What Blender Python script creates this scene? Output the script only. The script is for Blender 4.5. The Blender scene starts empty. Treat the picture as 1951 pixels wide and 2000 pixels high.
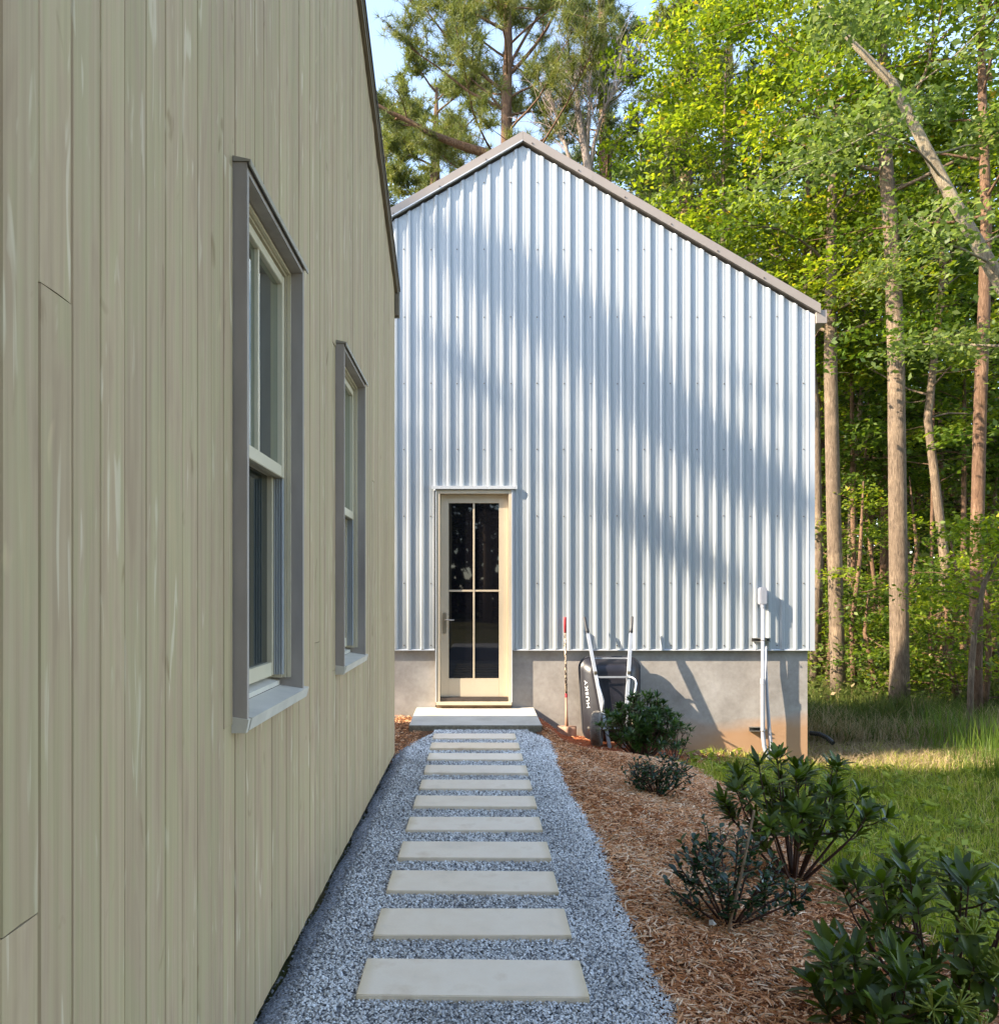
import bpy, math, random
import numpy as np
from mathutils import Vector, Matrix

R = math.radians
random.seed(7)
rng = np.random.default_rng(11)
scene = bpy.context.scene
col = scene.collection

# ------------------------------------------------------------------ camera, light
HC = 1.42                                   # camera height above the gravel path
F = 1500.0                                  # focal length in pixels of the 1951 px wide photograph
cd = bpy.data.cameras.new("camera")
cam = bpy.data.objects.new("camera", cd)
col.objects.link(cam)
cam.location = (0, 0, HC)
cam.rotation_euler = (R(90), 0, 0)
cd.sensor_fit = 'HORIZONTAL'
cd.sensor_width = 36.0
cd.lens = 36.0 * F / 1951.0
cd.shift_x = (975.5 - 934.0) / 1951.0
cd.shift_y = (1160.0 - 1000.0) / 1951.0
cd.clip_start = 0.05
cd.clip_end = 600
scene.camera = cam

SD = Vector((3.4, 1.0, -2.25)).normalized()    # direction sunlight travels
world = bpy.data.worlds.new("World")
scene.world = world
world.use_nodes = True
wn = world.node_tree
wn.nodes.clear()
sky = wn.nodes.new("ShaderNodeTexSky")
sky.sky_type = 'NISHITA'
sky.sun_disc = False
sky.sun_elevation = math.asin(-SD.z)
sky.sun_rotation = math.atan2(-SD.x, -SD.y)
sky.air_density = 1.0
sky.dust_density = 0.6
sky.ozone_density = 1.5
bg = wn.nodes.new("ShaderNodeBackground")
bg.inputs[1].default_value = 0.15
wo = wn.nodes.new("ShaderNodeOutputWorld")
hs = wn.nodes.new("ShaderNodeHueSaturation")
hs.inputs["Saturation"].default_value = 0.85
wn.links.new(sky.outputs[0], hs.inputs["Color"])
wn.links.new(hs.outputs[0], bg.inputs[0])
wn.links.new(bg.outputs[0], wo.inputs[0])

sd = bpy.data.lights.new("sun", 'SUN')
sd.energy = 3.7
sd.angle = R(0.53)
sd.color = (1.0, 0.86, 0.67)
sun = bpy.data.objects.new("sun", sd)
col.objects.link(sun)
sun.rotation_euler = SD.to_track_quat('-Z', 'Y').to_euler()
sun.location = (-20, -10, 30)

scene.view_settings.view_transform = 'Standard'
scene.view_settings.look = 'None'
scene.view_settings.gamma = 1.0
scene.view_settings.use_curve_mapping = False
scene.view_settings.exposure = 2.12
scene.render.engine = 'CYCLES'
scene.cycles.max_bounces = 8
scene.cycles.transparent_max_bounces = 8

# ------------------------------------------------------------------ helpers
def smooth(a, b, x):
    t = np.clip((x - a) / (b - a), 0, 1)
    return t * t * (3 - 2 * t)

def G(x, y):
    """height of the ground"""
    x = np.asarray(x, float); y = np.asarray(y, float)
    s = -0.60 * smooth(0.3, 4.6, x) - 0.03 * smooth(0.68, 1.1, x)
    dip = -0.16 * smooth(7.3, 8.3, y) * smooth(0.66, 1.0, x) * (1 - smooth(2.0, 3.2, x))
    far = -0.12 * smooth(10, 18, y) * smooth(3, 5, x)
    left = -0.03 * smooth(-0.5, -0.75, x)
    return s + dip + far + left

def g1(x, y):
    return float(G(x, y))

def world_at(px, py, z):
    """photo pixel + distance -> point"""
    return Vector(((px - 934) / F * z, z, HC + (1160 - py) / F * z))

def link(o, parent=None):
    col.objects.link(o)
    if parent is not None:
        o.parent = parent
    return o

def thing(name, label, cat, loc=(0, 0, 0), group=None):
    o = bpy.data.objects.new(name, None)
    o.location = loc
    col.objects.link(o)
    o["label"] = label
    o["category"] = cat
    if group:
        o["group"] = group
    return o

def tag(o, label=None, cat=None, group=None, kind=None):
    if label: o["label"] = label
    if cat: o["category"] = cat
    if group: o["group"] = group
    if kind: o["kind"] = kind
    return o

class MB:
    """collects geometry in world coordinates"""
    def __init__(s):
        s.v = []; s.f = []
    def add(s, vs, fs):
        n = len(s.v)
        s.v += [tuple(v) for v in vs]
        s.f += [tuple(n + i for i in f) for f in fs]
        return s
    def box(s, x0, x1, y0, y1, z0, z1):
        s.add([(x0,y0,z0),(x1,y0,z0),(x1,y1,z0),(x0,y1,z0),(x0,y0,z1),(x1,y0,z1),(x1,y1,z1),(x0,y1,z1)],
              [(0,3,2,1),(4,5,6,7),(0,1,5,4),(1,2,6,5),(2,3,7,6),(3,0,4,7)])
        return s
    def prism(s, poly, vec):
        """poly: list of 3d points (one planar polygon) extruded by vec"""
        n = len(poly); vec = Vector(vec)
        vs = [Vector(p) for p in poly] + [Vector(p) + vec for p in poly]
        fs = [tuple(range(n))[::-1], tuple(range(n, 2 * n))]
        fs += [(i, (i + 1) % n, n + (i + 1) % n, n + i) for i in range(n)]
        return s.add(vs, fs)
    def tube(s, pts, rad, n=8, cap=True):
        pts = [Vector(p) for p in pts]
        if not hasattr(rad, '__len__'): rad = [rad] * len(pts)
        rings = []
        up = None
        for i, p in enumerate(pts):
            if i == 0: d = pts[1] - p
            elif i == len(pts) - 1: d = p - pts[i - 1]
            else: d = pts[i + 1] - pts[i - 1]
            if d.length < 1e-9: d = Vector((0, 0, 1))
            d.normalize()
            if up is None:
                up = d.orthogonal().normalized()
            else:
                up = (up - d * up.dot(d))
                if up.length < 1e-6: up = d.orthogonal()
                up.normalize()
            w = d.cross(up)
            rings.append([p + (up * math.cos(2 * math.pi * k / n) + w * math.sin(2 * math.pi * k / n)) * rad[i] for k in range(n)])
        vs = [v for r in rings for v in r]
        fs = []
        for i in range(len(rings) - 1):
            for k in range(n):
                a = i * n + k; b = i * n + (k + 1) % n
                fs.append((a, b, b + n, a + n))
        if cap:
            fs.append(tuple(range(n))[::-1])
            fs.append(tuple(range((len(rings) - 1) * n, len(rings) * n)))
        return s.add(vs, fs)
    def beam(s, a, b, w, h, up=(0, 0, 1)):
        a = Vector(a); b = Vector(b); d = (b - a).normalized(); up = Vector(up)
        u = d.cross(up).normalized(); v = u.cross(d).normalized()
        vs = []
        for p in (a, b):
            for sx, sy in ((-1, -1), (1, -1), (1, 1), (-1, 1)):
                vs.append(p + u * sx * w / 2 + v * sy * h / 2)
        return s.add(vs, [(0,1,2,3)[::-1],(4,5,6,7),(0,1,5,4),(1,2,6,5),(2,3,7,6),(3,0,4,7)])
    def mesh(s, name, mat, shade=False, bevel=0):
        me = bpy.data.meshes.new(name)
        me.from_pydata(s.v, [], s.f)
        me.update()
        import bmesh
        bm = bmesh.new(); bm.from_mesh(me)
        bmesh.ops.recalc_face_normals(bm, faces=bm.faces)
        if bevel:
            bmesh.ops.bevel(bm, geom=[e for e in bm.edges if e.is_manifold and e.calc_face_angle(0) > 0.5], offset=bevel, segments=2, affect='EDGES', clamp_overlap=True)
        bm.to_mesh(me); bm.free()
        if shade:
            me.polygons.foreach_set("use_smooth", [True] * len(me.polygons))
        me.materials.append(mat)
        return me
    def build(s, name, mat, parent=None, **k):
        o = bpy.data.objects.new(name, s.mesh(name, mat, **k))
        return link(o, parent)

def np_mesh(name, V, Fc, mat, tint=None, smooth_=False):
    """V (n,3); Fc (m,k) uniform; tint (n,) optional"""
    me = bpy.data.meshes.new(name)
    n = len(V); m, k = Fc.shape
    me.vertices.add(n); me.vertices.foreach_set("co", V.astype(np.float32).ravel())
    me.loops.add(m * k); me.loops.foreach_set("vertex_index", Fc.astype(np.int32).ravel())
    me.polygons.add(m)
    me.polygons.foreach_set("loop_start", np.arange(0, m * k, k, dtype=np.int32))
    if smooth_: me.polygons.foreach_set("use_smooth", np.ones(m, bool))
    if tint is not None:
        a = me.attributes.new("tint", 'FLOAT', 'POINT')
        a.data.foreach_set("value", tint.astype(np.float32))
    me.materials.append(mat)
    me.update(calc_edges=True)
    return me

def np_obj(name, V, Fc, mat, parent=None, tint=None, **k):
    return link(bpy.data.objects.new(name, np_mesh(name, V, Fc, mat, tint, **k)), parent)

def basis(d, rnd=None):
    """orthonormal frames for directions d (n,3): returns u, w"""
    n = len(d)
    a = rng.normal(size=(n, 3)) if rnd is None else rnd
    u = np.cross(d, a); u /= np.linalg.norm(u, axis=1)[:, None] + 1e-9
    w = np.cross(d, u)
    return u, w

def unit(v):
    return v / (np.linalg.norm(v, axis=1)[:, None] + 1e-9)

# ------------------------------------------------------------------ materials
class NT:
    def __init__(s, name):
        s.m = bpy.data.materials.new(name); s.m.use_nodes = True
        s.t = s.m.node_tree; s.t.nodes.clear()
        s.out = s.t.nodes.new("ShaderNodeOutputMaterial")
    def n(s, typ, **k):
        nd = s.t.nodes.new(typ)
        for a, b in k.items():
            if a.startswith("i_"):
                key = a[2:]
                nd.inputs[int(key) if key.isdigit() else key.replace("_", " ")].default_value = b
            else: setattr(nd, a, b)
        return nd
    def l(s, a, b): s.t.links.new(a, b)
    def coords(s, scale=(1, 1, 1), obj=False):
        if obj: src = s.n("ShaderNodeTexCoord").outputs["Object"]
        else: src = s.n("ShaderNodeNewGeometry").outputs["Position"]
        mp = s.n("ShaderNodeMapping"); mp.inputs["Scale"].default_value = scale
        s.l(src, mp.inputs["Vector"]); return mp
    def noise(s, scale, detail=4, rough=0.55, vec=None, dist=0):
        nd = s.n("ShaderNodeTexNoise"); nd.inputs["Scale"].default_value = scale
        nd.inputs["Detail"].default_value = detail; nd.inputs["Roughness"].default_value = rough
        nd.inputs["Distortion"].default_value = dist
        if vec is None: vec = s.coords()
        s.l(vec.outputs[0], nd.inputs["Vector"]); return nd
    def ramp(s, fac, stops):
        nd = s.n("ShaderNodeValToRGB"); e = nd.color_ramp.elements
        while len(e) > 1: e.remove(e[-1])
        e[0].position = stops[0][0]; e[0].color = (*stops[0][1], 1)
        for p, c in stops[1:]:
            x = e.new(p); x.color = (*c, 1)
        s.l(fac, nd.inputs[0]); return nd
    def mix(s, fac, a, b, mode='MIX'):
        nd = s.n("ShaderNodeMix", data_type='RGBA', blend_type=mode)
        for sock, v in ((nd.inputs[0], fac), (nd.inputs[6], a), (nd.inputs[7], b)):
            if hasattr(v, 'is_linked'): s.l(v, sock)
            elif isinstance(v, (int, float)): sock.default_value = v
            else: sock.default_value = (*v, 1)
        return nd.outputs[2]
    def bump(s, h, strength=0.3, dist=0.01):
        nd = s.n("ShaderNodeBump"); nd.inputs["Strength"].default_value = strength
        nd.inputs["Distance"].default_value = dist
        s.l(h, nd.inputs["Height"]); return nd.outputs[0]
    def pbsdf(s, colr, rough=0.6, metal=0.0, bump=None, spec=0.5, **k):
        b = s.n("ShaderNodeBsdfPrincipled")
        for key, v in (("Base Color", colr), ("Roughness", rough), ("Metallic", metal), ("Specular IOR Level", spec)):
            if hasattr(v, 'is_linked'): s.l(v, b.inputs[key])
            elif isinstance(v, (int, float)): b.inputs[key].default_value = v
            else: b.inputs[key].default_value = (*v, 1)
        if bump is not None: s.l(bump, b.inputs["Normal"])
        s.l(b.outputs[0], s.out.inputs[0]); return b

def simple(name, colr, rough=0.6, metal=0.0, var=0.12, scale=8.0, bmp=0.05, spec=0.5, cs=(1, 1, 1)):
    t = NT(name)
    nz = t.noise(scale, 5, vec=t.coords(cs))
    c2 = tuple(c * (1 - var) for c in colr); c1 = tuple(min(1, c * (1 + var)) for c in colr)
    r = t.ramp(nz.outputs[0], [(0.3, c2), (0.7, c1)])
    t.pbsdf(r.outputs[0], rough, metal, t.bump(nz.outputs[0], bmp, 0.01), spec)
    return t.m

M = {}
# painted cedar boards
t = NT("stained_boards")
oi = t.n("ShaderNodeObjectInfo")
pos = t.n("ShaderNodeNewGeometry")
off = t.n("ShaderNodeVectorMath", operation='SCALE'); off.inputs[0].default_value = (31, 17, 53); t.l(oi.outputs["Random"], off.inputs["Scale"])
ad = t.n("ShaderNodeVectorMath", operation='ADD'); t.l(pos.outputs["Position"], ad.inputs[0]); t.l(off.outputs[0], ad.inputs[1])
def mp(scale):
    q = t.n("ShaderNodeMapping"); q.inputs["Scale"].default_value = scale; t.l(ad.outputs[0], q.inputs["Vector"]); return q
grain = t.noise(30, 6, 0.6, mp((1, 2.2, 0.035)), 0.3)
broad = t.noise(5, 3, 0.5, mp((1, 4, 0.5)), 0.6)
smear = t.noise(9, 2, 0.5, mp((1, 2.6, 0.28)), 1.2)
c = t.ramp(grain.outputs[0], [(0.22, (0.35, 0.265, 0.15)), (0.5, (0.435, 0.33, 0.19)), (0.78, (0.485, 0.375, 0.23))])
c2 = t.ramp(broad.outputs[0], [(0.28, (0.90, 0.84, 0.88)), (0.45, (1.02, 0.99, 1.02)), (0.6, (0.98, 1.03, 0.98)), (0.78, (1.10, 1.09, 1.06))])
c3 = t.mix(1.0, c.outputs[0], c2.outputs[0], 'MULTIPLY')
sm = t.ramp(smear.outputs[0], [(0.63, (0, 0, 0)), (0.70, (1, 1, 1))])
c4 = t.mix(sm.outputs[0], c3, (0.52, 0.50, 0.40))
mul = t.n("ShaderNodeMath", operation='MULTIPLY'); t.l(sm.outputs[0], mul.inputs[0]); mul.inputs[1].default_value = 0.5
c4 = t.mix(mul.outputs[0], c3, (0.70, 0.60, 0.42))
kn = t.noise(5.5, 2, 0.4, mp((1, 2.4, 0.9)), 0.9)
knr = t.ramp(kn.outputs[0], [(0.20, (1.28, 1.27, 1.25)), (0.27, (1, 1, 1)), (0.70, (1, 1, 1)), (0.78, (0.70, 0.64, 0.56))])
c5 = t.mix(1.0, c4, knr.outputs[0], 'MULTIPLY')
rv = t.n("ShaderNodeMapRange"); rv.inputs["To Min"].default_value = 0.92; rv.inputs["To Max"].default_value = 1.07
t.l(oi.outputs["Random"], rv.inputs["Value"])
cmb = t.n("ShaderNodeCombineColor"); [t.l(rv.outputs[0], cmb.inputs[i]) for i in range(3)]
c6 = t.mix(1.0, c5, cmb.outputs[0], 'MULTIPLY')
# drip stains (greenish algae) lower edge streaks
t.pbsdf(c6, 0.62, 0, t.bump(grain.outputs[0], 0.25, 0.004), 0.35)
M['board'] = t.m
M['casing'] = simple("window_trim_paint", (0.35, 0.30, 0.26), 0.6, 0, 0.15, 9, 0.1, cs=(1, 1, 0.3))
M['sill'] = simple("sill_paint", (0.58, 0.53, 0.44), 0.5, 0, 0.1, 9, 0.08)
M['sash'] = simple("sash_paint", (0.62, 0.54, 0.38), 0.4, 0, 0.05, 5, 0.02)
M['track'] = simple("sash_track_vinyl", (0.42, 0.43, 0.43), 0.4, 0, 0.05, 5, 0.02)
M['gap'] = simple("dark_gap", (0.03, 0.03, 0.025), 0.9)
M['fascia'] = simple("rake_fascia", (0.19, 0.155, 0.11), 0.6, 0, 0.15, 12, 0.1, cs=(1, 0.2, 1))
M['drip'] = simple("drip_edge_metal", (0.30, 0.27, 0.22), 0.4, 0.2)
M['darkroof'] = simple("dark_roof_metal", (0.05, 0.04, 0.035), 0.5, 0.2)

# glass: dark rooms behind, strong grazing reflection
t = NT("window_glass")
nz = t.noise(1.6, 1, 0.4)
b = t.pbsdf((0.012, 0.018, 0.016), 0.02, 0, t.bump(nz.outputs[0], 0.10, 0.01), 0.9)
b.inputs["IOR"].default_value = 1.6
M['glass_low'] = t.m
t = NT("coated_window_glass")
nz = t.noise(1.6, 1, 0.4)
b = t.pbsdf((0.012, 0.018, 0.016), 0.02, 0, t.bump(nz.outputs[0], 0.10, 0.01), 0.9)
b.inputs["IOR"].default_value = 1.8
gl = t.n("ShaderNodeBsdfGlossy"); gl.inputs[0].default_value = (0.85, 0.95, 0.93, 1); gl.inputs[1].default_value = 0.02
mx = t.n("ShaderNodeMixShader"); mx.inputs[0].default_value = 0.5
t.l(b.outputs[0], mx.inputs[1]); t.l(gl.outputs[0], mx.inputs[2]); t.l(mx.outputs[0], t.out.inputs[0])
M['glass'] = t.m
t = NT("door_glass")
nz = t.noise(1.2, 1, 0.4)
b = t.pbsdf((0.006, 0.006, 0.008), 0.02, 0, t.bump(nz.outputs[0], 0.06, 0.01), 0.6)
M['doorglass'] = t.m

# ribbed metal siding
t = NT("galvanised_siding")
nz = t.noise(1.2, 3, 0.5, t.coords((1, 1, 0.35)))
r = t.ramp(nz.outputs[0], [(0.3, (0.40, 0.43, 0.445)), (0.7, (0.44, 0.468, 0.482))])
nz2 = t.noise(2.2, 2, 0.4, t.coords((1.4, 1, 0.5)))
b = t.pbsdf(r.outputs[0], 0.42, 0.12, t.bump(nz2.outputs[0], 0.03, 0.02), 0.5)
M['siding'] = t.m
M['trim'] = simple("siding_trim", (0.60, 0.62, 0.64), 0.4, 0.2, 0.04, 3, 0.02)
M['ridge'] = simple("tan_rake_trim", (0.33, 0.28, 0.24), 0.45, 0.1, 0.05, 3, 0.03)
M['screw'] = simple("screw_heads", (0.16, 0.13, 0.11), 0.5, 0.5)

# concrete foundation, with red clay splash stain near the ground
t = NT("foundation_concrete")
a1 = t.noise(3.0, 6, 0.62); a2 = t.noise(22, 5, 0.6); a3 = t.noise(1.1, 3, 0.5, t.coords((0.5, 1, 1.6)))
c = t.ramp(a1.outputs[0], [(0.25, (0.275, 0.25, 0.225)), (0.5, (0.37, 0.34, 0.31)), (0.75, (0.47, 0.44, 0.41))])
c2 = t.ramp(a2.outputs[0], [(0.3, (0.90, 0.90, 0.90)), (0.7, (1.06, 1.06, 1.06))])
c3 = t.mix(1.0, c.outputs[0], c2.outputs[0], 'MULTIPLY')
sp = t.n("ShaderNodeSeparateXYZ"); pg = t.n("ShaderNodeNewGeometry"); t.l(pg.outputs["Position"], sp.inputs[0])
# stain: grows towards the right and towards the ground
ma = t.n("ShaderNodeMath", operation='MULTIPLY_ADD'); t.l(sp.outputs["Z"], ma.inputs[0]); ma.inputs[1].default_value = -1.6; ma.inputs[2].default_value = 0.0
mb = t.n("ShaderNodeMath", operation='MULTIPLY_ADD'); t.l(sp.outputs["X"], mb.inputs[0]); mb.inputs[1].default_value = 0.13; mb.inputs[2].default_value = -0.55
mc = t.n("ShaderNodeMath", operation='ADD'); t.l(ma.outputs[0], mc.inputs[0]); t.l(mb.outputs[0], mc.inputs[1])
md = t.n("ShaderNodeMath", operation='MULTIPLY_ADD'); t.l(a3.outputs[0], md.inputs[0]); md.inputs[1].default_value = 1.3; t.l(mc.outputs[0], md.inputs[2])
st = t.ramp(md.outputs[0], [(0.55, (0, 0, 0)), (1.25, (0.9, 0.9, 0.9))])
c4 = t.mix(st.outputs[0], c3, (0.47, 0.27, 0.14))
vo = t.noise(60, 3, 0.5)
t.pbsdf(c4, 0.85, 0, t.bump(a2.outputs[0], 0.25, 0.006), 0.3)
M['concrete'] = t.m
t = NT("landing_concrete")
a1 = t.noise(2.5, 6, 0.6); a2 = t.noise(40, 5, 0.6)
c = t.ramp(a1.outputs[0], [(0.25, (0.40, 0.37, 0.30)), (0.5, (0.52, 0.49, 0.42)), (0.75, (0.60, 0.57, 0.50))])
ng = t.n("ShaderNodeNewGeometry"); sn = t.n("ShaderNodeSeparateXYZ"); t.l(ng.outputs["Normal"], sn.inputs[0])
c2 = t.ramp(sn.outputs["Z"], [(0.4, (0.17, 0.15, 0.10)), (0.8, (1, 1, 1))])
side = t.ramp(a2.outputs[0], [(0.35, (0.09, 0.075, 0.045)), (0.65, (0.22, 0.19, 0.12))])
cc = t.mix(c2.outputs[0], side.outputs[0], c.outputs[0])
t.pbsdf(cc, 0.85, 0, t.bump(a2.outputs[0], 0.3, 0.006), 0.3)
M['landing'] = t.m
t = NT("paver_stone")
oi = t.n("ShaderNodeObjectInfo")
a1 = t.noise(4.5, 6, 0.62); a2 = t.noise(70, 4, 0.6)
tc = t.n("ShaderNodeTexCoord"); sg = t.n("ShaderNodeSeparateXYZ"); t.l(tc.outputs["Generated"], sg.inputs[0])
c = t.ramp(a1.outputs[0], [(0.25, (0.78, 0.67, 0.53)), (0.42, (0.88, 0.745, 0.585)), (0.56, (0.91, 0.785, 0.63)), (0.66, (0.83, 0.69, 0.53)), (0.78, (0.72, 0.56, 0.41))])
warm = t.ramp(oi.outputs["Random"], [(0.0, (1, 1, 1)), (0.8, (1, 0.98, 0.94)), (1.0, (1.0, 0.90, 0.76))])
c2 = t.mix(1.0, c.outputs[0], warm.outputs[0], 'MULTIPLY')
# yellowed rim of each slab
def edge(sock):
    m1 = t.n("ShaderNodeMath", operation='SUBTRACT'); t.l(sock, m1.inputs[0]); m1.inputs[1].default_value = 0.5
    m2 = t.n("ShaderNodeMath", operation='ABSOLUTE'); t.l(m1.outputs[0], m2.inputs[0]); return m2
ex = edge(sg.outputs["X"]); 
m3 = t.n("ShaderNodeMath", operation='MULTIPLY_ADD'); t.l(a1.outputs[0], m3.inputs[0]); m3.inputs[1].default_value = 0.10; t.l(ex.outputs[0], m3.inputs[2])
er = t.ramp(m3.outputs[0], [(0.49, (0, 0, 0)), (0.56, (1, 1, 1))])
c3 = t.mix(er.outputs[0], c2, (0.72, 0.58, 0.38))
t.pbsdf(c3, 0.8, 0, t.bump(a2.outputs[0], 0.2, 0.003), 0.3)
M['paver'] = t.m

def tint_mat(name, stops, rough=0.7, spec=0.4, transl=0.0, tcol=(0.3, 0.4, 0.05), extra=None):
    t = NT(name)
    at = t.n("ShaderNodeAttribute", attribute_name="tint")
    c = t.ramp(at.outputs["Fac"], stops)
    b = t.pbsdf(c.outputs[0], rough, 0, None, spec)
    if transl:
        tr = t.n("ShaderNodeBsdfTranslucent")
        cc = t.mix(1.0, c.outputs[0], tcol, 'MULTIPLY'); t.l(cc, tr.inputs[0])
        mx = t.n("ShaderNodeMixShader"); mx.inputs[0].default_value = transl
        t.l(b.outputs[0], mx.inputs[1]); t.l(tr.outputs[0], mx.inputs[2]); t.l(mx.outputs[0], t.out.inputs[0])
    return t.m

M['gravel'] = tint_mat("gravel_chips", [(0.0, (0.07, 0.07, 0.07)), (0.25, (0.25, 0.245, 0.235)), (0.55, (0.62, 0.61, 0.585)), (1.0, (0.92, 0.91, 0.88))], 0.8)
M['mulch'] = tint_mat("bark_chips", [(0.0, (0.08, 0.03, 0.012)), (0.25, (0.37, 0.145, 0.055)), (0.58, (0.80, 0.395, 0.175)), (1.0, (0.92, 0.70, 0.48))], 0.85)
t = NT("gravel_bed_fines")
a1 = t.noise(90, 5, 0.7); a2 = t.noise(3, 3, 0.5)
c = t.ramp(a1.outputs[0], [(0.35, (0.08, 0.085, 0.09)), (0.5, (0.25, 0.26, 0.28)), (0.65, (0.48, 0.50, 0.53))])
t.pbsdf(c.outputs[0], 0.9, 0, t.bump(a1.outputs[0], 0.6, 0.01), 0.3); M['gravelbase'] = t.m
t = NT("mulch_bed_fines")
a1 = t.noise(45, 6, 0.7); a2 = t.noise(2, 3, 0.5)
c = t.ramp(a1.outputs[0], [(0.3, (0.03, 0.014, 0.008)), (0.5, (0.12, 0.055, 0.025)), (0.7, (0.34, 0.18, 0.085))])
t.pbsdf(c.outputs[0], 0.95, 0, t.bump(a1.outputs[0], 0.7, 0.02), 0.2); M['mulchbase'] = t.m
M['clay'] = simple("red_clay", (0.30, 0.085, 0.035), 0.95, 0, 0.4, 20, 0.5, 0.2)
t = NT("forest_soil")
a1 = t.noise(1.5, 6, 0.65); a2 = t.noise(30, 4, 0.6)
c = t.ramp(a1.outputs[0], [(0.3, (0.05, 0.045, 0.02)), (0.5, (0.07, 0.075, 0.025)), (0.7, (0.14, 0.10, 0.055))])
t.pbsdf(c.outputs[0], 0.95, 0, t.bump(a2.outputs[0], 0.6, 0.03), 0.2); M['soil'] = t.m

M['grass'] = tint_mat("lawn_grass", [(0.0, (0.12, 0.16, 0.018)), (0.5, (0.34, 0.39, 0.05)), (0.82, (0.50, 0.46, 0.09)), (1.0, (0.68, 0.52, 0.25))], 0.6, 0.3, 0.35, (1.5, 1.6, 0.7))
M['rough'] = tint_mat("rough_grass", [(0.0, (0.04, 0.06, 0.012)), (0.5, (0.09, 0.12, 0.02)), (0.75, (0.16, 0.16, 0.04)), (0.8, (0.22, 0.16, 0.085)), (1.0, (0.34, 0.25, 0.14))], 0.7, 0.2, 0.25, (1.3, 1.3, 0.8))
M['straw'] = tint_mat("dry_straw", [(0.0, (0.24, 0.17, 0.09)), (0.6, (0.42, 0.31, 0.18)), (1.0, (0.55, 0.43, 0.27))], 0.7, 0.3, 0.2, (1.2, 1.2, 1.0))
M['leaf_bright'] = tint_mat("maple_leaves", [(0.0, (0.06, 0.105, 0.01)), (0.5, (0.165, 0.23, 0.018)), (0.96, (0.27, 0.30, 0.025)), (1.0, (0.40, 0.27, 0.04))], 0.5, 0.35, 0.5, (2.0, 1.9, 0.8))
M['leaf_mid'] = tint_mat("oak_leaves", [(0.0, (0.03, 0.065, 0.010)), (0.5, (0.085, 0.14, 0.018)), (1.0, (0.17, 0.22, 0.03))], 0.5, 0.35, 0.45, (1.8, 1.8, 0.8))
M['leaf_far'] = tint_mat("shaded_leaves", [(0.0, (0.012, 0.02, 0.006)), (0.5, (0.03, 0.048, 0.010)), (1.0, (0.075, 0.095, 0.018))], 0.6, 0.2, 0.2, (1.5, 1.5, .8))  # canopy shade put into the leaf colour for the deep wood
M['leaf_pale'] = tint_mat("beech_leaves", [(0.0, (0.07, 0.11, 0.03)), (0.5, (0.13, 0.18, 0.05)), (1.0, (0.22, 0.26, 0.09))], 0.5, 0.35, 0.45, (1.7, 1.7, 0.9))
M['needle'] = tint_mat("pine_needles", [(0.0, (0.06, 0.08, 0.02)), (0.5, (0.13, 0.155, 0.035)), (1.0, (0.24, 0.23, 0.06))], 0.55, 0.35, 0.3, (1.6, 1.6, 0.8))
M['needle_blue'] = tint_mat("dark_pine_needles", [(0.0, (0.04, 0.06, 0.03)), (0.5, (0.08, 0.11, 0.045)), (1.0, (0.15, 0.16, 0.055))], 0.55, 0.35, 0.3, (1.5, 1.6, 1.0))

def leaf_surface(name, c1, c2, rough=0.25, spec=0.5):
    t = NT(name)
    oi = t.n("ShaderNodeObjectInfo"); at = t.n("ShaderNodeAttribute", attribute_name="tint")
    ad = t.n("ShaderNodeMath", operation='ADD'); t.l(oi.outputs["Random"], ad.inputs[0]); t.l(at.outputs["Fac"], ad.inputs[1])
    fr = t.n("ShaderNodeMath", operation='FRACT'); t.l(ad.outputs[0], fr.inputs[0])
    r = t.ramp(fr.outputs[0], [(0.0, c1), (0.75, c2), (1.0, tuple(x * 1.5 for x in c2))])
    b = t.pbsdf(r.outputs[0], rough, 0, None, spec)
    tr = t.n("ShaderNodeBsdfTranslucent"); cc = t.mix(1.0, r.outputs[0], (1.7, 1.9, 0.7), 'MULTIPLY'); t.l(cc, tr.inputs[0])
    mx = t.n("ShaderNodeMixShader"); mx.inputs[0].default_value = 0.22
    t.l(b.outputs[0], mx.inputs[1]); t.l(tr.outputs[0], mx.inputs[2]); t.l(mx.outputs[0], t.out.inputs[0])
    return t.m
M['leaf_shrub'] = leaf_surface("glossy_shrub_leaf", (0.03, 0.05, 0.006), (0.085, 0.125, 0.012), 0.38, 0.32)
M['leaf_narrow'] = leaf_surface("narrow_shrub_leaf", (0.018, 0.05, 0.010), (0.05, 0.10, 0.018), 0.35)
M['leaf_holly'] = leaf_surface("dark_oval_leaf", (0.010, 0.032, 0.014), (0.03, 0.065, 0.028), 0.25)
M['bud'] = simple("flower_buds", (0.22, 0.26, 0.03), 0.6)
M['stem'] = simple("shrub_stem", (0.075, 0.035, 0.025), 0.8, 0, 0.3, 30, 0.3)
M['stake'] = simple("wood_stake", (0.30, 0.21, 0.13), 0.8, 0, 0.3, 30, 0.3)

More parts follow.
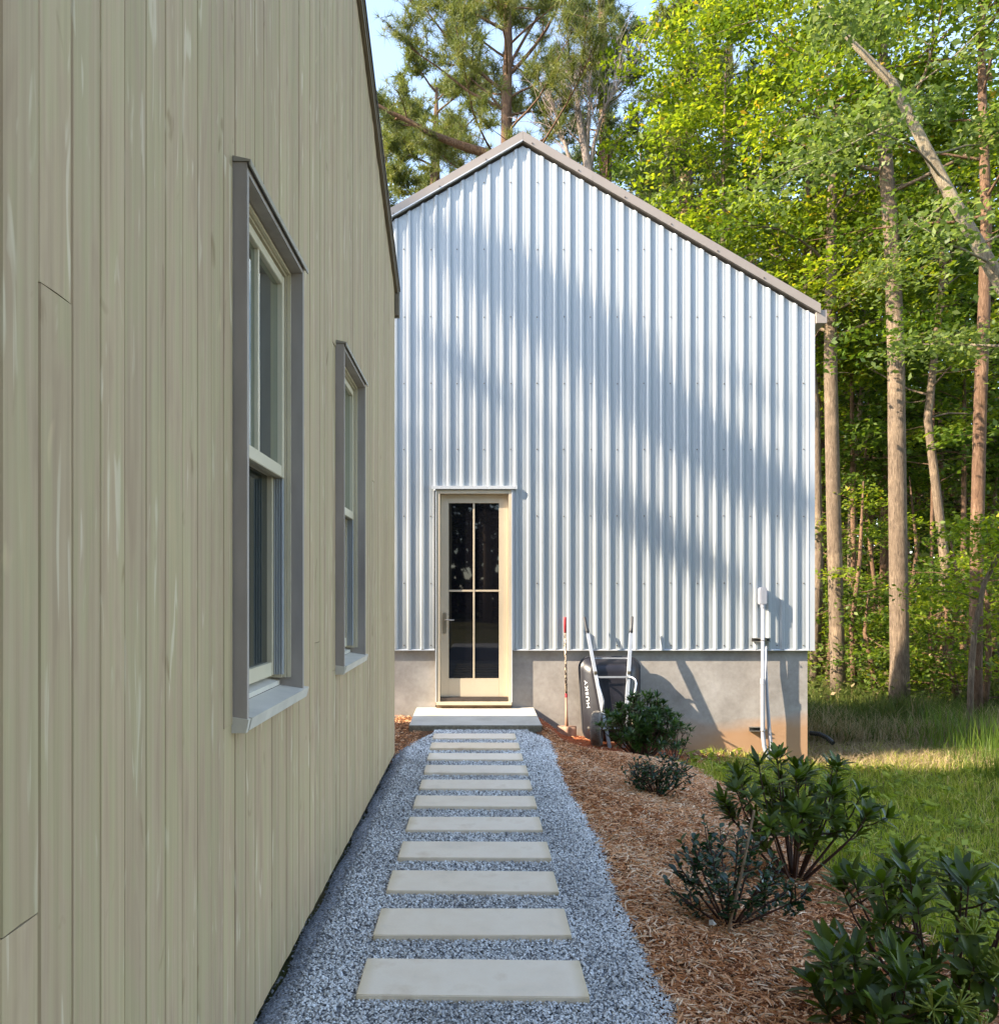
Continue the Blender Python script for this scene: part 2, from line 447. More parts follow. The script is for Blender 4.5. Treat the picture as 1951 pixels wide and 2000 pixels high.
def bark(name, c1, c2, c3, sc=1.0):
    t = NT(name)
    a = t.noise(34 * sc, 6, 0.75, t.coords((1, 1, 0.13)), 1.6); b_ = t.noise(2.2, 3, 0.5)
    c = t.ramp(a.outputs[0], [(0.32, c1), (0.5, c2), (0.68, c3)])
    lich = t.ramp(b_.outputs[0], [(0.52, (0.85, 0.85, 0.85)), (0.62, (1.15, 1.15, 1.12))])
    cc = t.mix(1.0, c.outputs[0], lich.outputs[0], 'MULTIPLY')
    t.pbsdf(cc, 0.9, 0, t.bump(a.outputs[0], 0.9, 0.03), 0.2)
    return t.m
M['bark_oak'] = bark("oak_bark", (0.06, 0.042, 0.03), (0.20, 0.145, 0.10), (0.34, 0.255, 0.18))
M['bark_pine'] = bark("pine_bark", (0.06, 0.032, 0.02), (0.18, 0.105, 0.065), (0.30, 0.19, 0.125))
M['bark_pale'] = bark("pale_bark", (0.13, 0.10, 0.065), (0.27, 0.22, 0.15), (0.38, 0.32, 0.23))
M['bark_dead'] = bark("dead_wood", (0.18, 0.14, 0.12), (0.34, 0.27, 0.23), (0.46, 0.39, 0.34))

# ------------------------------------------------------------------ ground
def grid_sheet(name, x0, x1, y0, y1, nx, ny, mat, off=0.0, edge=None, bumpy=0.0):
    xs = np.linspace(0, 1, nx); ys = np.linspace(y0, y1, ny)
    Y, U = np.meshgrid(ys, xs, indexing='ij')
    if edge is not None:
        L, Rr = edge(Y); X = L + (Rr - L) * U
    else: X = x0 + (x1 - x0) * U
    Z = G(X, Y) + off
    if bumpy:
        Z = Z + bumpy * (np.sin(X * 5.3 + Y * 3.1) * np.sin(Y * 4.7 - X * 1.9) + 0.5 * np.sin(X * 13 + 1.3) * np.sin(Y * 11 + X * 3))
    V = np.stack([X, Y, Z], -1).reshape(-1, 3)
    i = np.arange(ny - 1)[:, None] * nx + np.arange(nx - 1)[None]
    Fq = np.stack([i, i + 1, i + nx + 1, i + nx], -1).reshape(-1, 4)
    return np_obj(name, V, Fq, mat, smooth_=True)

# one big ground sheet, finer near the place
def axis(lo, hi, a, b, fine, coarse):
    s = list(np.arange(lo, a, coarse)) + list(np.arange(a, b, fine)) + list(np.arange(b, hi + coarse, coarse))
    return np.array(s)
xs = axis(-300, 300, -3, 12, 0.3, 9.0); ys = axis(-300, 300, -3, 21, 0.3, 9.0)
X, Y = np.meshgrid(xs, ys)
Z = G(X, Y) - 0.045 + 0.02 * np.sin(X * 1.7) * np.sin(Y * 1.3)
V = np.stack([X, Y, Z], -1).reshape(-1, 3); nx = len(xs); ny = len(ys)
i = np.arange(ny - 1)[:, None] * nx + np.arange(nx - 1)[None]
o = np_obj("ground", V, np.stack([i, i + 1, i + nx + 1, i + nx], -1).reshape(-1, 4), M['soil'], smooth_=True)
tag(o, kind='structure')

def gravel_right(y):
    y = np.asarray(y, float)
    e = 0.672 + 0.012 * np.sin(y * 3.1) + 0.010 * np.sin(y * 7.7 + 1) + 0.010 * np.sin(y * 17) + 0.006 * np.sin(y * 41)
    e = e + 0.035 * smooth(3.6, 4.4, y) * (1 - smooth(4.6, 5.6, y))
    e = e + 0.06 * smooth(6.2, 7.2, y) - 0.22 * smooth(7.45, 8.02, y)
    return e
def gravel_left(y):
    y = np.asarray(y, float)
    return -0.745 + 0.30 * smooth(6.8, 8.05, y) + 0.01 * np.sin(y * 9)
def gravel_z(x, y):
    """gravel lies almost level, falling at its right-hand edge"""
    m = 0.05 * smooth(7.55, 7.95, y) * (1 - smooth(0.45, 0.7, x))
    return -0.008 + m * 0.15 - 0.02 * smooth(0.62, 0.75, x)
def gs(name, mat, off):
    ys_ = np.linspace(-4, 8.03, 150); us = np.linspace(0, 1, 40)
    Y, U = np.meshgrid(ys_, us, indexing='ij')
    L = gravel_left(Y); Rr = gravel_right(Y); X = L + (Rr - L) * U
    Z = gravel_z(X, Y) + off - 0.03 * (U > 0.99) - 0.02 * (U < 0.01) + 0.004 * np.sin(X * 9 + Y * 5) * np.sin(Y * 7 - X * 4)
    V = np.stack([X, Y, Z], -1).reshape(-1, 3); nx = 40
    i = np.arange(149)[:, None] * nx + np.arange(nx - 1)[None]
    return np_obj(name, V, np.stack([i, i + 1, i + nx + 1, i + nx], -1).reshape(-1, 4), mat, smooth_=True)
tag(gs("gravel_bed", M['gravelbase'], -0.010), kind='structure')

def mulch_right(y):
    y = np.asarray(y, float)
    return 2.18 + 0.06 * np.sin(y * 2.3) + 0.03 * np.sin(y * 6.1) + 0.9 * smooth(8.0, 8.9, y) - 0.3*smooth(7.2,7.9,y)*(1-smooth(8.0,8.6,y))
o = grid_sheet("mulch_bed", 0, 0, -4, 9.05, 40, 140, M['mulchbase'], -0.012, edge=lambda y: (np.full_like(y, 0.60), mulch_right(y)), bumpy=0.012)
tag(o, kind='structure')
o = grid_sheet("mulch_bed_by_wall", 0, 0, 6.6, 9.05, 12, 30, M['mulchbase'], -0.006, edge=lambda y: (np.full_like(y, -2.6), gravel_left(y) + 0.06), bumpy=0.008)
tag(o, kind='structure')
o = grid_sheet("red_clay_patch", 0, 0, 8.05, 9.05, 20, 14, M['clay'], 0.004, edge=lambda y: (np.full_like(y, 0.70), np.full_like(y, 2.4) + 0.1 * np.sin(y * 9)), bumpy=0.016)
tag(o, kind='structure')

# gravel stones
def scatter_gravel():
    n = 210000
    # density falls with distance
    y = 1.9 + (8.02 - 1.9) * rng.random(n) ** 1.7
    u = rng.random(n)
    L = gravel_left(y) - 0.01; Rr = gravel_right(y) + 0.03 * rng.random(n) ** 2
    x = L + (Rr - L) * u
    keep = np.ones(n, bool)
    for (cx, yf, a, w, d) in PAVERS:
        keep &= ~((np.abs(x - cx) < w / 2 - 0.004) & (y > yf + 0.004 + (x - cx) * a) & (y < yf + d - 0.004 + (x - cx) * a))
    # leave a thin dirt line along the left wall
    keep &= ~((x < -0.66) & (rng.random(n) < 0.75) & (y < 6.8))
    keep &= rng.random(n) < 0.66
    x = x[keep]; y = y[keep]; n = len(x)
    s = (0.0032 + 0.0040 * rng.random(n) ** 1.6) * (0.85 + 0.09 * y)
    z = gravel_z(x, y) + rng.random(n) * 0.006 - 0.004 - 0.012 * smooth(-0.62, -0.74, x)
    base = np.array([(1,0,0),(-1,0,0),(0,1,0),(0,-1,0),(0,0,1),(0,0,-1)], float)
    V = base[None] * (0.6 + 0.7 * rng.random((n, 6, 1))) * s[:, None, None]
    V[..., 2] *= 0.75
    ang = rng.random(n) * 6.283; ca, sa = np.cos(ang)[:, None], np.sin(ang)[:, None]
    tl = rng.normal(size=(n, 1)) * 0.5
    vx = V[..., 0] * ca - V[..., 1] * sa; vy = V[..., 0] * sa + V[..., 1] * ca; vz = V[..., 2] + V[..., 0] * tl
    P = np.stack([vx + x[:, None], vy + y[:, None], vz + z[:, None]], -1).reshape(-1, 3)
    fb = np.array([(0,2,4),(2,1,4),(1,3,4),(3,0,4),(2,0,5),(1,2,5),(3,1,5),(0,3,5)][:6])
    fb = np.array([(0,2,4),(2,1,4),(1,3,4),(3,0,4)])
    Fc = (np.arange(n)[:, None, None] * 6 + fb[None]).reshape(-1, 3)
    patch = 0.5 + 0.5 * np.sin(x * 6.1 + np.sin(y * 3) * 2) * np.sin(y * 4.3 + x * 2)
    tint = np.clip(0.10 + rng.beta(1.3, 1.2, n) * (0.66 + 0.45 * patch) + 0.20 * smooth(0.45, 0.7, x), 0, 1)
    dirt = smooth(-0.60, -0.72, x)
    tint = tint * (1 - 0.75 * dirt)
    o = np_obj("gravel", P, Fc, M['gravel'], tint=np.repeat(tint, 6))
    tag(o, "pale blue-grey crushed stone gravel around the stepping stones", "gravel", kind='stuff')

# stepping stones: (centre x, front y, rotation slope, width, depth)
FR = [2.691, 3.169, 3.641, 4.095, 4.590, 5.083, 5.566, 6.035, 6.550, 6.989, 7.505]
CX = [(462+1550)/2,(543+1467)/2,(604+1408)/2,(658+1373)/2,(695+1333)/2,(730+1306)/2,(758+1284)/2,(780+1265)/2,(795+1242)/2,(808+1227)/2,(820+1210)/2]
PAVERS = []
for k, (yf, cx) in enumerate(zip(FR, CX)):
    X_ = (500 + cx / 2.38 - 934) / F * yf
    d = 0.272 if k != 8 else 0.262
    PAVERS.append((X_, yf, -0.022 if k in (0, 2, 7) else -0.010 + 0.008 * math.sin(k * 2.1), 0.82, d))
ordn = ["nearest the camera, with yellowed short ends", "second from the camera", "third from the camera", "fourth from the camera, narrow in view",
        "fifth from the camera", "sixth and middle one of the row", "fifth from the door landing", "fourth from the door landing",
        "third from the landing, more tan than the others", "second from the landing", "directly below the door landing"]
for k, (cx, yf, a, w, d) in enumerate(PAVERS):
    m = MB()
    x0, x1 = cx - w / 2, cx + w / 2
    e = 0.004
    m.prism([(x0, yf - a * (w / 2) * -1 * -1, -0.035), (x1, yf + a * (w / 2), -0.035), (x1, yf + d + a * (w / 2), -0.035), (x0, yf + d - a * (w / 2), -0.035)], (0, 0, 0.045 + 0.004 * math.sin(k * 3)))
    o = m.build("stepping_stone", M['paver'], bevel=0.003)
    tag(o, "cream rectangular stepping stone, " + ordn[k], "paving slab", "stepping stones across the gravel path")
scatter_gravel()

# mulch chips
def scatter_chips(name, n, fy, fx, zf, mat, lmin, lmax, label, cat, wmin=0.003, wmax=0.009, tintf=None):
    x, y = fx(n), None
    x, y = fx(n)
    n = len(x)
    L = lmin + (lmax - lmin) * rng.random(n) ** 1.8
    W = wmin + (wmax - wmin) * rng.random(n)
    ang = rng.random(n) * 6.283
    d = np.stack([np.cos(ang), np.sin(ang), rng.normal(size=n) * 0.22], -1); d = unit(d)
    u, w = basis(d)
    z = zf(x, y) + rng.random(n) ** 1.5 * 0.022
    c = np.stack([x, y, z], -1)
    mid = c + np.stack([rng.normal(size=n) * .0, rng.normal(size=n) * .0, L * 0.10 * rng.random(n)], -1)
    h = (L / 2)[:, None]; ww = (W / 2)[:, None]
    P = np.stack([c - d * h - u * ww * .5, c - d * h + u * ww * .5, mid + u * ww, c + d * h + u * ww * .4, c + d * h - u * ww * .4, mid - u * ww, mid + w * ww * 0.8], 1)
    fb = np.array([(0, 1, 6), (1, 2, 6), (2, 3, 6), (3, 4, 6), (4, 5, 6), (5, 0, 6)])
    Fc = (np.arange(n)[:, None, None] * 7 + fb[None]).reshape(-1, 3)
    tint = rng.beta(2.0, 2.2, n)
    if tintf is not None: tint = np.clip(tintf(x, y, tint), 0, 1)
    o = np_obj(name, P.reshape(-1, 3), Fc, mat, tint=np.repeat(tint, 7))
    tag(o, label, cat, kind='stuff')
    return o
def fx_main(n):
    y = 1.9 + 7.1 * rng.random(n) ** 1.35
    x = 0.66 + (mulch_right(y) + 0.06 * rng.random(n) - 0.66) * rng.random(n)
    ok = ((x > gravel_right(y) - 0.02) | ((rng.random(n) < 0.0) & (x > 0))) & ~((y > 8.0) & (x < 0.68)) & ~((y > 8.25) & (rng.random(n) < 0.75))
    return x[ok], y[ok]
def fx_left(n):
    y = 6.75 + 2.3 * rng.random(n); x = -1.9 + 1.3 * rng.random(n)
    ok = (x < gravel_left(y) + 0.03) & ~((y > 8.0) & (x > -0.74)) 
    return x[ok], y[ok]
def bz(x, y):
    return G(x, y) - 0.006 + 0.012 * (np.sin(x * 5.3 + y * 3.1) * np.sin(y * 4.7 - x * 1.9) + 0.5 * np.sin(x * 13 + 1.3) * np.sin(y * 11 + x * 3))
def mt(x, y, t):
    return 1.12 * t + 0.04 + 0.20 * np.sin(x * 3.1 + 1.0 + y) * np.sin(y * 1.7 + x)
scatter_chips("mulch", 80000, None, fx_main, bz, M['mulch'], 0.016, 0.075, "reddish brown shredded bark mulch in the planting bed right of the gravel", "mulch", tintf=mt)
scatter_chips("mulch", 6000, None, fx_left, lambda x, y: G(x, y) + 0.0, M['mulch'], 0.02, 0.07, "dark bark mulch in the corner between the two buildings", "mulch")

# a few stray white stones / curled leaf on the mulch
m = MB(); p = world_at(1391, 1815, 3.45); p.z = g1(p.x, p.y) + 0.012
m.add([p + Vector(v) for v in ((-.018,-.01,0),(.004,-.016,.004),(.02,.0,.0),(.012,.018,.006),(-.012,.014,.012),(0,0,.022))], [(0,1,5),(1,2,5),(2,3,5),(3,4,5),(4,0,5),(4,3,2,1,0)])
tag(m.build("white_stone", simple("white_quartz", (0.7, 0.68, 0.65), 0.5)), "small white stone lying on the mulch beside the wooden stake", "stone")

# grass
def blades(name, x, y, h, mat, label, lean=0.35, width=0.006, tint=None, zoff=-0.03, cat="grass"):
    n = len(x); ang = rng.random(n) * 6.283
    w = np.stack([np.cos(ang), np.sin(ang), np.zeros(n)], -1) * (width * (0.6 + 0.8 * rng.random(n)))[:, None]
    a2 = rng.random(n) * 6.283
    ld = np.stack([np.cos(a2), np.sin(a2), np.zeros(n)], -1) * (h * lean * rng.random(n))[:, None]
    b = np.stack([x, y, G(x, y) + zoff], -1)
    up = np.array([0, 0, 1.0])
    P = np.stack([b - w, b + w, b + ld * 0.3 + up * (h * 0.55)[:, None] + w * .8, b + ld * 0.3 + up * (h * 0.55)[:, None] - w * .8, b + ld * 1.2 + up * (h * 0.95)[:, None]], 1)
    tri = np.array([(0, 1, 2), (0, 2, 3), (3, 2, 4)])
    Fc = (np.arange(n)[:, None, None] * 5 + tri[None]).reshape(-1, 3)
    if tint is None: tint = np.clip(rng.beta(2, 2.4, n) , 0, 1)
    o = np_obj(name, P.reshape(-1, 3), Fc, mat, tint=np.repeat(tint, 5))
    tag(o, label, cat, kind='stuff')
    return o
n = 62000
y = 3.2 + 7.0 * rng.random(n) ** 1.2
x = mulch_right(np.minimum(y, 7.9)) - 0.03 + (6.8 - 2.15) * rng.random(n) ** 1.05
ok = ~((y > 9.03) & (x < 3.95)) & ~((y > 8.3) & (x < 2.6))
x = x[ok]; y = y[ok]; n = len(x)
cl = 0.5 + 0.5 * np.sin(x * 4.1 + np.sin(y * 2.2) * 2) * np.sin(y * 3.3 + x)
cl2 = 0.5 + 0.5 * np.sin(x * 11.3 + np.sin(y * 7.1) * 3) * np.sin(y * 9.7 + np.sin(x * 5.1) * 2)
h = (0.03 + 0.09 * rng.random(n) ** 1.4) * (0.5 + 0.5 * cl + 0.6 * cl2) + 0.07 * smooth(3.2, 5, x) * rng.random(n) ** 2
tn = np.clip(rng.beta(1.4, 1.9, n) * (0.55 + 0.5 * cl + 0.3 * cl2) + 0.55 * (rng.random(n) < 0.07), 0, 1)
blades("lawn_grass", x, y, h, M['grass'], "short green lawn grass right of the mulch bed", 0.9, 0.0035, tn)
# broad-leaved weeds among the lawn
nw = 420; wx = 2.3 + 4.2 * rng.random(nw); wy = 3.6 + 5.3 * rng.random(nw)
cx_ = np.repeat(wx, 9) + rng.normal(size=nw * 9) * .035; cy_ = np.repeat(wy, 9) + rng.normal(size=nw * 9) * .035
nn = unit(rng.normal(size=(nw * 9, 3)) * .45 + np.array([0, 0, 1.0])); uu, ww_ = basis(nn); sz_ = (0.022 + 0.03 * rng.random(nw * 9))[:, None]
cc_ = np.stack([cx_, cy_, G(cx_, cy_) + .03 + .05 * rng.random(nw * 9)], -1)
VV = np.stack([cc_ - uu * sz_, cc_ + ww_ * sz_ * .5, cc_ + uu * sz_, cc_ - ww_ * sz_ * .5], 1).reshape(-1, 3)
tag(np_obj("lawn_weeds", VV, np.arange(nw * 9)[:, None] * 4 + np.arange(4)[None], M['grass'], tint=np.repeat(rng.random(nw * 9) * .6, 4)), "broad-leaved weeds scattered through the lawn", "weeds", kind='stuff')
# dry straw near the shed corner
n = 26000
y = 8.9 + 2.8 * rng.random(n); x = 3.9 + 4.6 * rng.random(n)
ok = ~((y > 9.03) & (x < 3.95)) & (rng.random(n) < np.exp(-((y - 9.8) / 1.0) ** 2) + 0.1)
x = x[ok]; y = y[ok]; n = len(x)
blades("dry_grass", x, y, 0.05 + 0.14 * rng.random(n), M['straw'], "flattened dry straw-coloured grass beside the concrete corner", 2.4, 0.003, zoff=-0.02)
# rough tall grass and weeds before the trees
n = 52000
y = 10.2 + 8.0 * rng.random(n) ** 1.2; x = 3.2 + (y * 0.86 - 3.0) * rng.random(n)
ok = ~((y < 15.2) & (x < 4.1))
x = x[ok]; y = y[ok]; n = len(x)
cl = 0.5 + 0.5 * np.sin(x * 1.9 + np.sin(y * 1.2) * 2) * np.sin(y * 1.7 + x * .6)
h = (0.12 + 0.38 * rng.random(n) ** 1.5) * (0.5 + 0.8 * cl)
tn = np.clip(rng.beta(1.6, 2.6, n) * (0.7 + .4 * cl) + 0.75 * (rng.random(n) < 0.65 * (1 - smooth(10.5, 13.0, y))), 0, 1)
blades("tall_grass", x, y, h, M['rough'], "tall unmown grass and weeds at the foot of the forest trees", 0.8, 0.005, tn)
n = 4500
y = 7.8 + 3.2 * rng.random(n) ** 1.2; x = 5.6 + 1.8 * rng.random(n)
blades("feathery_weeds", x, y, 0.12 + 0.7 * rng.random(n) ** 2 * np.exp(-((x - 6.5) / 0.7) ** 2), M['leaf_mid'], "bright feathery weeds standing at the right-hand edge of the lawn", 0.35, 0.004, np.clip(0.25 + 0.6 * rng.random(n), 0, 0.86))

# ------------------------------------------------------------------ left building
XW = -0.73
PITCH = 0.1027
def roof_h(y):          # underside of the roof along the gable wall, world z
    yr = 2.05
    zr = HC + 2.66 + (6.757 - yr) * 0.4485
    return zr - abs(y - yr) * 0.4485
lb = thing("house", "grey-green house wall of vertical timber boards with two tall windows, on the left", "house", (-2.5, 2.05, 0))
lb.location = (0, 0, 0)
WIN = [(2.283, 3.028), (3.936, 4.688)]
WZ0, WZ1 = HC - 0.40, HC + 1.275
m0 = 1.175
YL, YH = -2.62, 6.72
bk = [YH]
y = m0 + PITCH * 54 - 0.0
edges = []
yy = m0
while yy > YL: yy -= PITCH
yy += PITCH
edges = [YL]
while yy < YH - 0.02:
    edges.append(yy); yy += PITCH
edges.append(YH)
ZB = HC - 1.392
def board(y0, y1, z0, z1f):
    """T&G board from y0..y1, chamfered edges, slight cup"""
    gp = random.choice((0.0003, 0.0005, 0.0007, 0.0016))
    y0 += gp; y1 -= random.choice((0.0002, 0.0004))
    d = random.uniform(-0.0014, 0.0014); cup = random.uniform(-0.0022, 0.0022)
    w = y1 - y0
    pr = [(-0.019, y0 + 0.0008), (-0.0035, y0 + 0.0009), (0.0 + d, y0 + 0.0032), (cup + d, y0 + w * .5), (0.0 + d, y1 - 0.0032), (-0.0035, y1 - 0.0009), (-0.019, y1 - 0.0008)]
    m = MB()
    lo = [(XW + a, b, z0) for a, b in pr]
    hi = [(XW + a, b, z1f(b) if callable(z1f) else z1f) for a, b in pr]
    n = len(pr)
    fs = [(i, (i + 1) % n, n + (i + 1) % n, n + i) for i in range(n)] + [tuple(range(n))[::-1], tuple(range(n, 2 * n))]
    m.add(lo + hi, fs)
    m.build("board", M['board'], lb)
top = lambda b: roof_h(b) - 0.002
for k in range(len(edges) - 1):
    y0, y1 = edges[k], edges[k + 1]
    if y1 - y0 < 0.01: continue
    inwin = None
    for (a, b) in WIN:
        lo_, hi_ = max(y0, a), min(y1, b)
        if hi_ > lo_ + 0.001: inwin = (a, b)
    idx = round((y0 - m0) / PITCH)
    if inwin:
        a, b = inwin
        board(y0, y1, ZB, WZ0 + 0.01)
        board(y0, y1, WZ1 - 0.01, top)
        if y0 < a - 0.004: board(y0, a, WZ0 + 0.012, WZ1 - 0.012)
        if y1 > b + 0.004: board(b, y1, WZ0 + 0.012, WZ1 - 0.012)
    else:
        J = {0: 0.89, 1: 1.94, 10: HC + 1.30, 22: 1.2, 31: 2.9, 27: 3.3, 40: 2.2}.get(idx)
        if J:
            board(y0, y1, ZB, J - 0.0012); board(y0, y1, J + 0.0012, top)
        else: board(y0, y1, ZB, top)
# wall behind the boards (pieces round the windows)
m = MB()
def wallpoly(y0, y1, z0=None, z1=None):
    zz0 = ZB + 0.01 if z0 is None else z0
    if z1 is None:
        pts = [(XW - 0.022, y0, zz0), (XW - 0.022, y1, zz0), (XW - 0.022, y1, roof_h(y1) - 0.01)]
        if y0 < 2.05 < y1: pts.append((XW - 0.022, 2.05, roof_h(2.05) - 0.01))
        pts.append((XW - 0.022, y0, roof_h(y0) - 0.01))
    else: pts = [(XW - 0.022, y0, zz0), (XW - 0.022, y1, zz0), (XW - 0.022, y1, z1), (XW - 0.022, y0, z1)]
    m.prism(pts, (-0.12, 0, 0))
cuts = [YL + .02, WIN[0][0], WIN[0][1], WIN[1][0], WIN[1][1], YH - 0.01]
wallpoly(cuts[0], cuts[1]); wallpoly(cuts[2], cuts[3]); wallpoly(cuts[4], cuts[5])
for a, b in WIN:
    wallpoly(a, b, None, WZ0); wallpoly(a, b, WZ1, None)
m.build("wall_backing", M['gap'], lb)
# body behind
m = MB()
bx = -8.5
m.prism([(bx, YL, ZB), (bx, YH, ZB), (bx, YH, roof_h(YH)), (bx, 2.05, roof_h(2.05)), (bx, YL, roof_h(YL))], (0.1, 0, 0))
m.box(bx + .1, XW - 0.145, YH - 0.12, YH - 0.005, ZB, roof_h(YH) - 0.02)
m.box(bx + .1, XW - 0.145, YL + .005, YL + 0.12, ZB, roof_h(YL) - 0.02)
m.build("side_walls", M['board'], lb)
m = MB()
m.box(bx + .05, XW - 0.05, YL + .05, YH - .07, -0.35, ZB - 0.004)
m.build("foundation", M['concrete'], lb)
# interior: near-black sheets behind the panes stand for dim rooms
# roof
m = MB()
sl = 0.4485
yE = 6.775; yE2 = -2.675
for (ya, yb) in ((2.05, yE), (2.05, yE2)):
    za, zb = roof_h(ya), roof_h(yb)
    m.prism([(XW + 0.043, ya, za + 0.012), (XW + 0.043, yb, zb + 0.012), (XW + 0.043, yb, zb + 0.042), (XW + 0.043, ya, za + 0.042)], (-8.0, 0, 0))
m.build("roof", M['darkroof'], lb)
m = MB()
for (ya, yb) in ((2.05, 6.745), (2.05, -2.645)):
    za, zb = roof_h(ya) , roof_h(yb)
    m.prism([(XW + 0.002, ya, za + 0.010), (XW + 0.002, yb, zb + 0.010), (XW + 0.002, yb, zb - 0.045), (XW + 0.002, ya, za - 0.045)], (0.026, 0, 0))
m.build("rake_board", M['fascia'], lb)
m = MB()
for (ya, yb) in ((2.05, 6.75), (2.05, -2.65)):
    za, zb = roof_h(ya), roof_h(yb)
    m.prism([(XW + 0.029, ya, za + 0.009), (XW + 0.029, yb, zb + 0.009), (XW + 0.029, yb, zb - 0.004), (XW + 0.029, ya, za - 0.004)], (0.008, 0, 0))
m.build("drip_edge", M['drip'], lb)
# eave end: boxed return and fascia
m = MB()
ze = roof_h(6.73)
m.box(XW + 0.003, XW + 0.034, 6.700, 6.742, ze - 0.235, ze - 0.05)
m.build("eave_return", M['fascia'], lb)
m = MB()
m.box(XW - 7.9, XW + 0.040, 6.745, 6.765, ze - 0.245, ze - 0.012)
m.build("eave_fascia", M['drip'], lb)

# windows of the left house
def make_window(a, b):
    """sits in wall plane X=XW, from y=a to y=b"""
    xo = XW + 0.043
    # casing: two jambs + head, deep box
    m = MB(); tck = 0.020
    zt, zb = WZ1 + 0.01, WZ0
    m.box(XW - 0.075, xo, a, a + tck, zb, zt)
    m.box(XW - 0.075, xo, b - tck, b, zb, zt)
    m.box(XW - 0.075, xo - 0.001, a + tck, b - tck, zt - 0.028, zt - 0.001)
    w = m.build("window", M['casing'], lb)
    w["label"] = "tall sash window in a projecting grey casing"
    # head flashing: sloped cap
    m = MB()
    m.prism([(XW + 0.001, a - 0.004, zt + 0.018), (xo + 0.012, a - 0.004, zt + 0.006), (xo + 0.012, a - 0.004, zt - 0.012), (xo + 0.007, a - 0.004, zt - 0.012), (xo + 0.007, a - 0.004, zt + 0.001), (XW + 0.001, a - 0.004, zt + 0.001)], (0, b - a + 0.03, 0))
    m.build("head_flashing", M['drip'], w)
    # exterior sill
    m = MB()
    s0 = WZ0
    m.prism([(XW - 0.045, a - 0.004, s0 + 0.040), (xo + 0.006, a - 0.004, s0 + 0.026), (xo - 0.002, a - 0.004, s0 - 0.014), (XW - 0.045, a - 0.004, s0 - 0.014)], (0, 0.02, 0))
    m.prism([(XW - 0.045, a + 0.0205, s0 + 0.044), (xo + 0.010, a + 0.0205, s0 + 0.028), (xo + 0.000, a + 0.0205, s0 - 0.010), (XW - 0.045, a + 0.0205, s0 - 0.010)], (0, b - a - 0.0205 + 0.045, 0))
    m.build("sill", M['sill'], w)
    m = MB()
    m.prism([(XW - 0.13, a + tck, s0 + 0.085), (XW - 0.047, a + tck, s0 + 0.062), (XW - 0.047, a + tck, s0 + 0.045), (XW - 0.13, a + tck, s0 + 0.045)], (0, b - a - 2 * tck, 0))
    m.build("inner_sill", M['sill'], w)
    # stepped frame liner
    m = MB()
    i0, i1 = a + tck, b - tck
    for (dx0, dx1, th) in ((-0.016, -0.003, 0.010), (-0.032, -0.018, 0.018), (-0.14, -0.034, 0.026)):
        x0, x1 = XW + dx0, XW + dx1
        m.box(x0, x1, i0 + 0.0005, i0 + th, s0 + 0.075, zt - 0.030)
        m.box(x0, x1, i1 - th, i1 - 0.0005, s0 + 0.075, zt - 0.030)
        m.box(x0, x1 - 0.0006, i0 + th, i1 - th, zt - 0.028 - th - 0.002, zt - 0.030)
    m.build("frame", M['sash'], w)
    j0, j1 = i0 + 0.026, i1 - 0.026
    ztop = zt - 0.058
    mid = HC + 0.472
    # upper sash at XW-0.058.., lower further in
    def sash(x0, x1, z0, z1, st, rt, rb, mun):
        m = MB()
        m.box(x0, x1, j0, j0 + st, z0, z1); m.box(x0, x1, j1 - st, j1, z0, z1)
        m.box(x0, x1 - .0007, j0 + st, j1 - st, z0, z0 + rb); m.box(x0, x1 - .0007, j0 + st, j1 - st, z1 - rt, z1)
        s = m.build("sash", M['sash'], w, bevel=0.002)
        ym = (j0 + j1) / 2
        m = MB()
        xg = (x0 + x1) / 2 - 0.004
        if mun:
            for (p, q) in ((j0 + st - .003, ym - .009), (ym + .009, j1 - st + .003)):
                MB().box(xg - 0.004, xg, p, q, z0 + rb - .003, z1 - rt + .003).build("pane", M['glass'], w)
            MB().box(x0 + .004, x1 - 0.006, ym - .0085, ym + .0085, z0 + rb, z1 - rt).build("muntin", M['sash'], w)
        else:
            MB().box(xg - 0.004, xg, j0 + st - .003, j1 - st + .003, z0 + rb - .003, z1 - rt + .003).build("pane", M['glass_low'], w)
    sash(XW - 0.052, XW - 0.023, mid - 0.024, ztop, 0.030, 0.035, 0.045, True)
    sash(XW - 0.094, XW - 0.062, s0 + 0.085, mid + 0.024, 0.030, 0.042, 0.052, False)
    # screen tracks beside the lower sash
    for (ja, jb) in ((j1 - 0.012, j1), (j0, j0 + 0.012)):
        m = MB()
        m.box(XW - 0.0605, XW - 0.0245, ja + (0.006 if ja > a + .2 else 0), jb - (0 if ja > a + .2 else .006), s0 + 0.0885, mid - 0.0265)
        for q in range(4):
            m.box(XW - 0.060 + q * 0.0095, XW - 0.055 + q * 0.0095, ja, jb, s0 + 0.088, mid - 0.026)
        m.build("screen_track", M['track'], w)
    # near-black sheet standing in for the unlit room
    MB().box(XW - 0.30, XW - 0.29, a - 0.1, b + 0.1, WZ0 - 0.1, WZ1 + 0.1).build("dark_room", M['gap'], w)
for a, b in WIN: make_window(a, b)

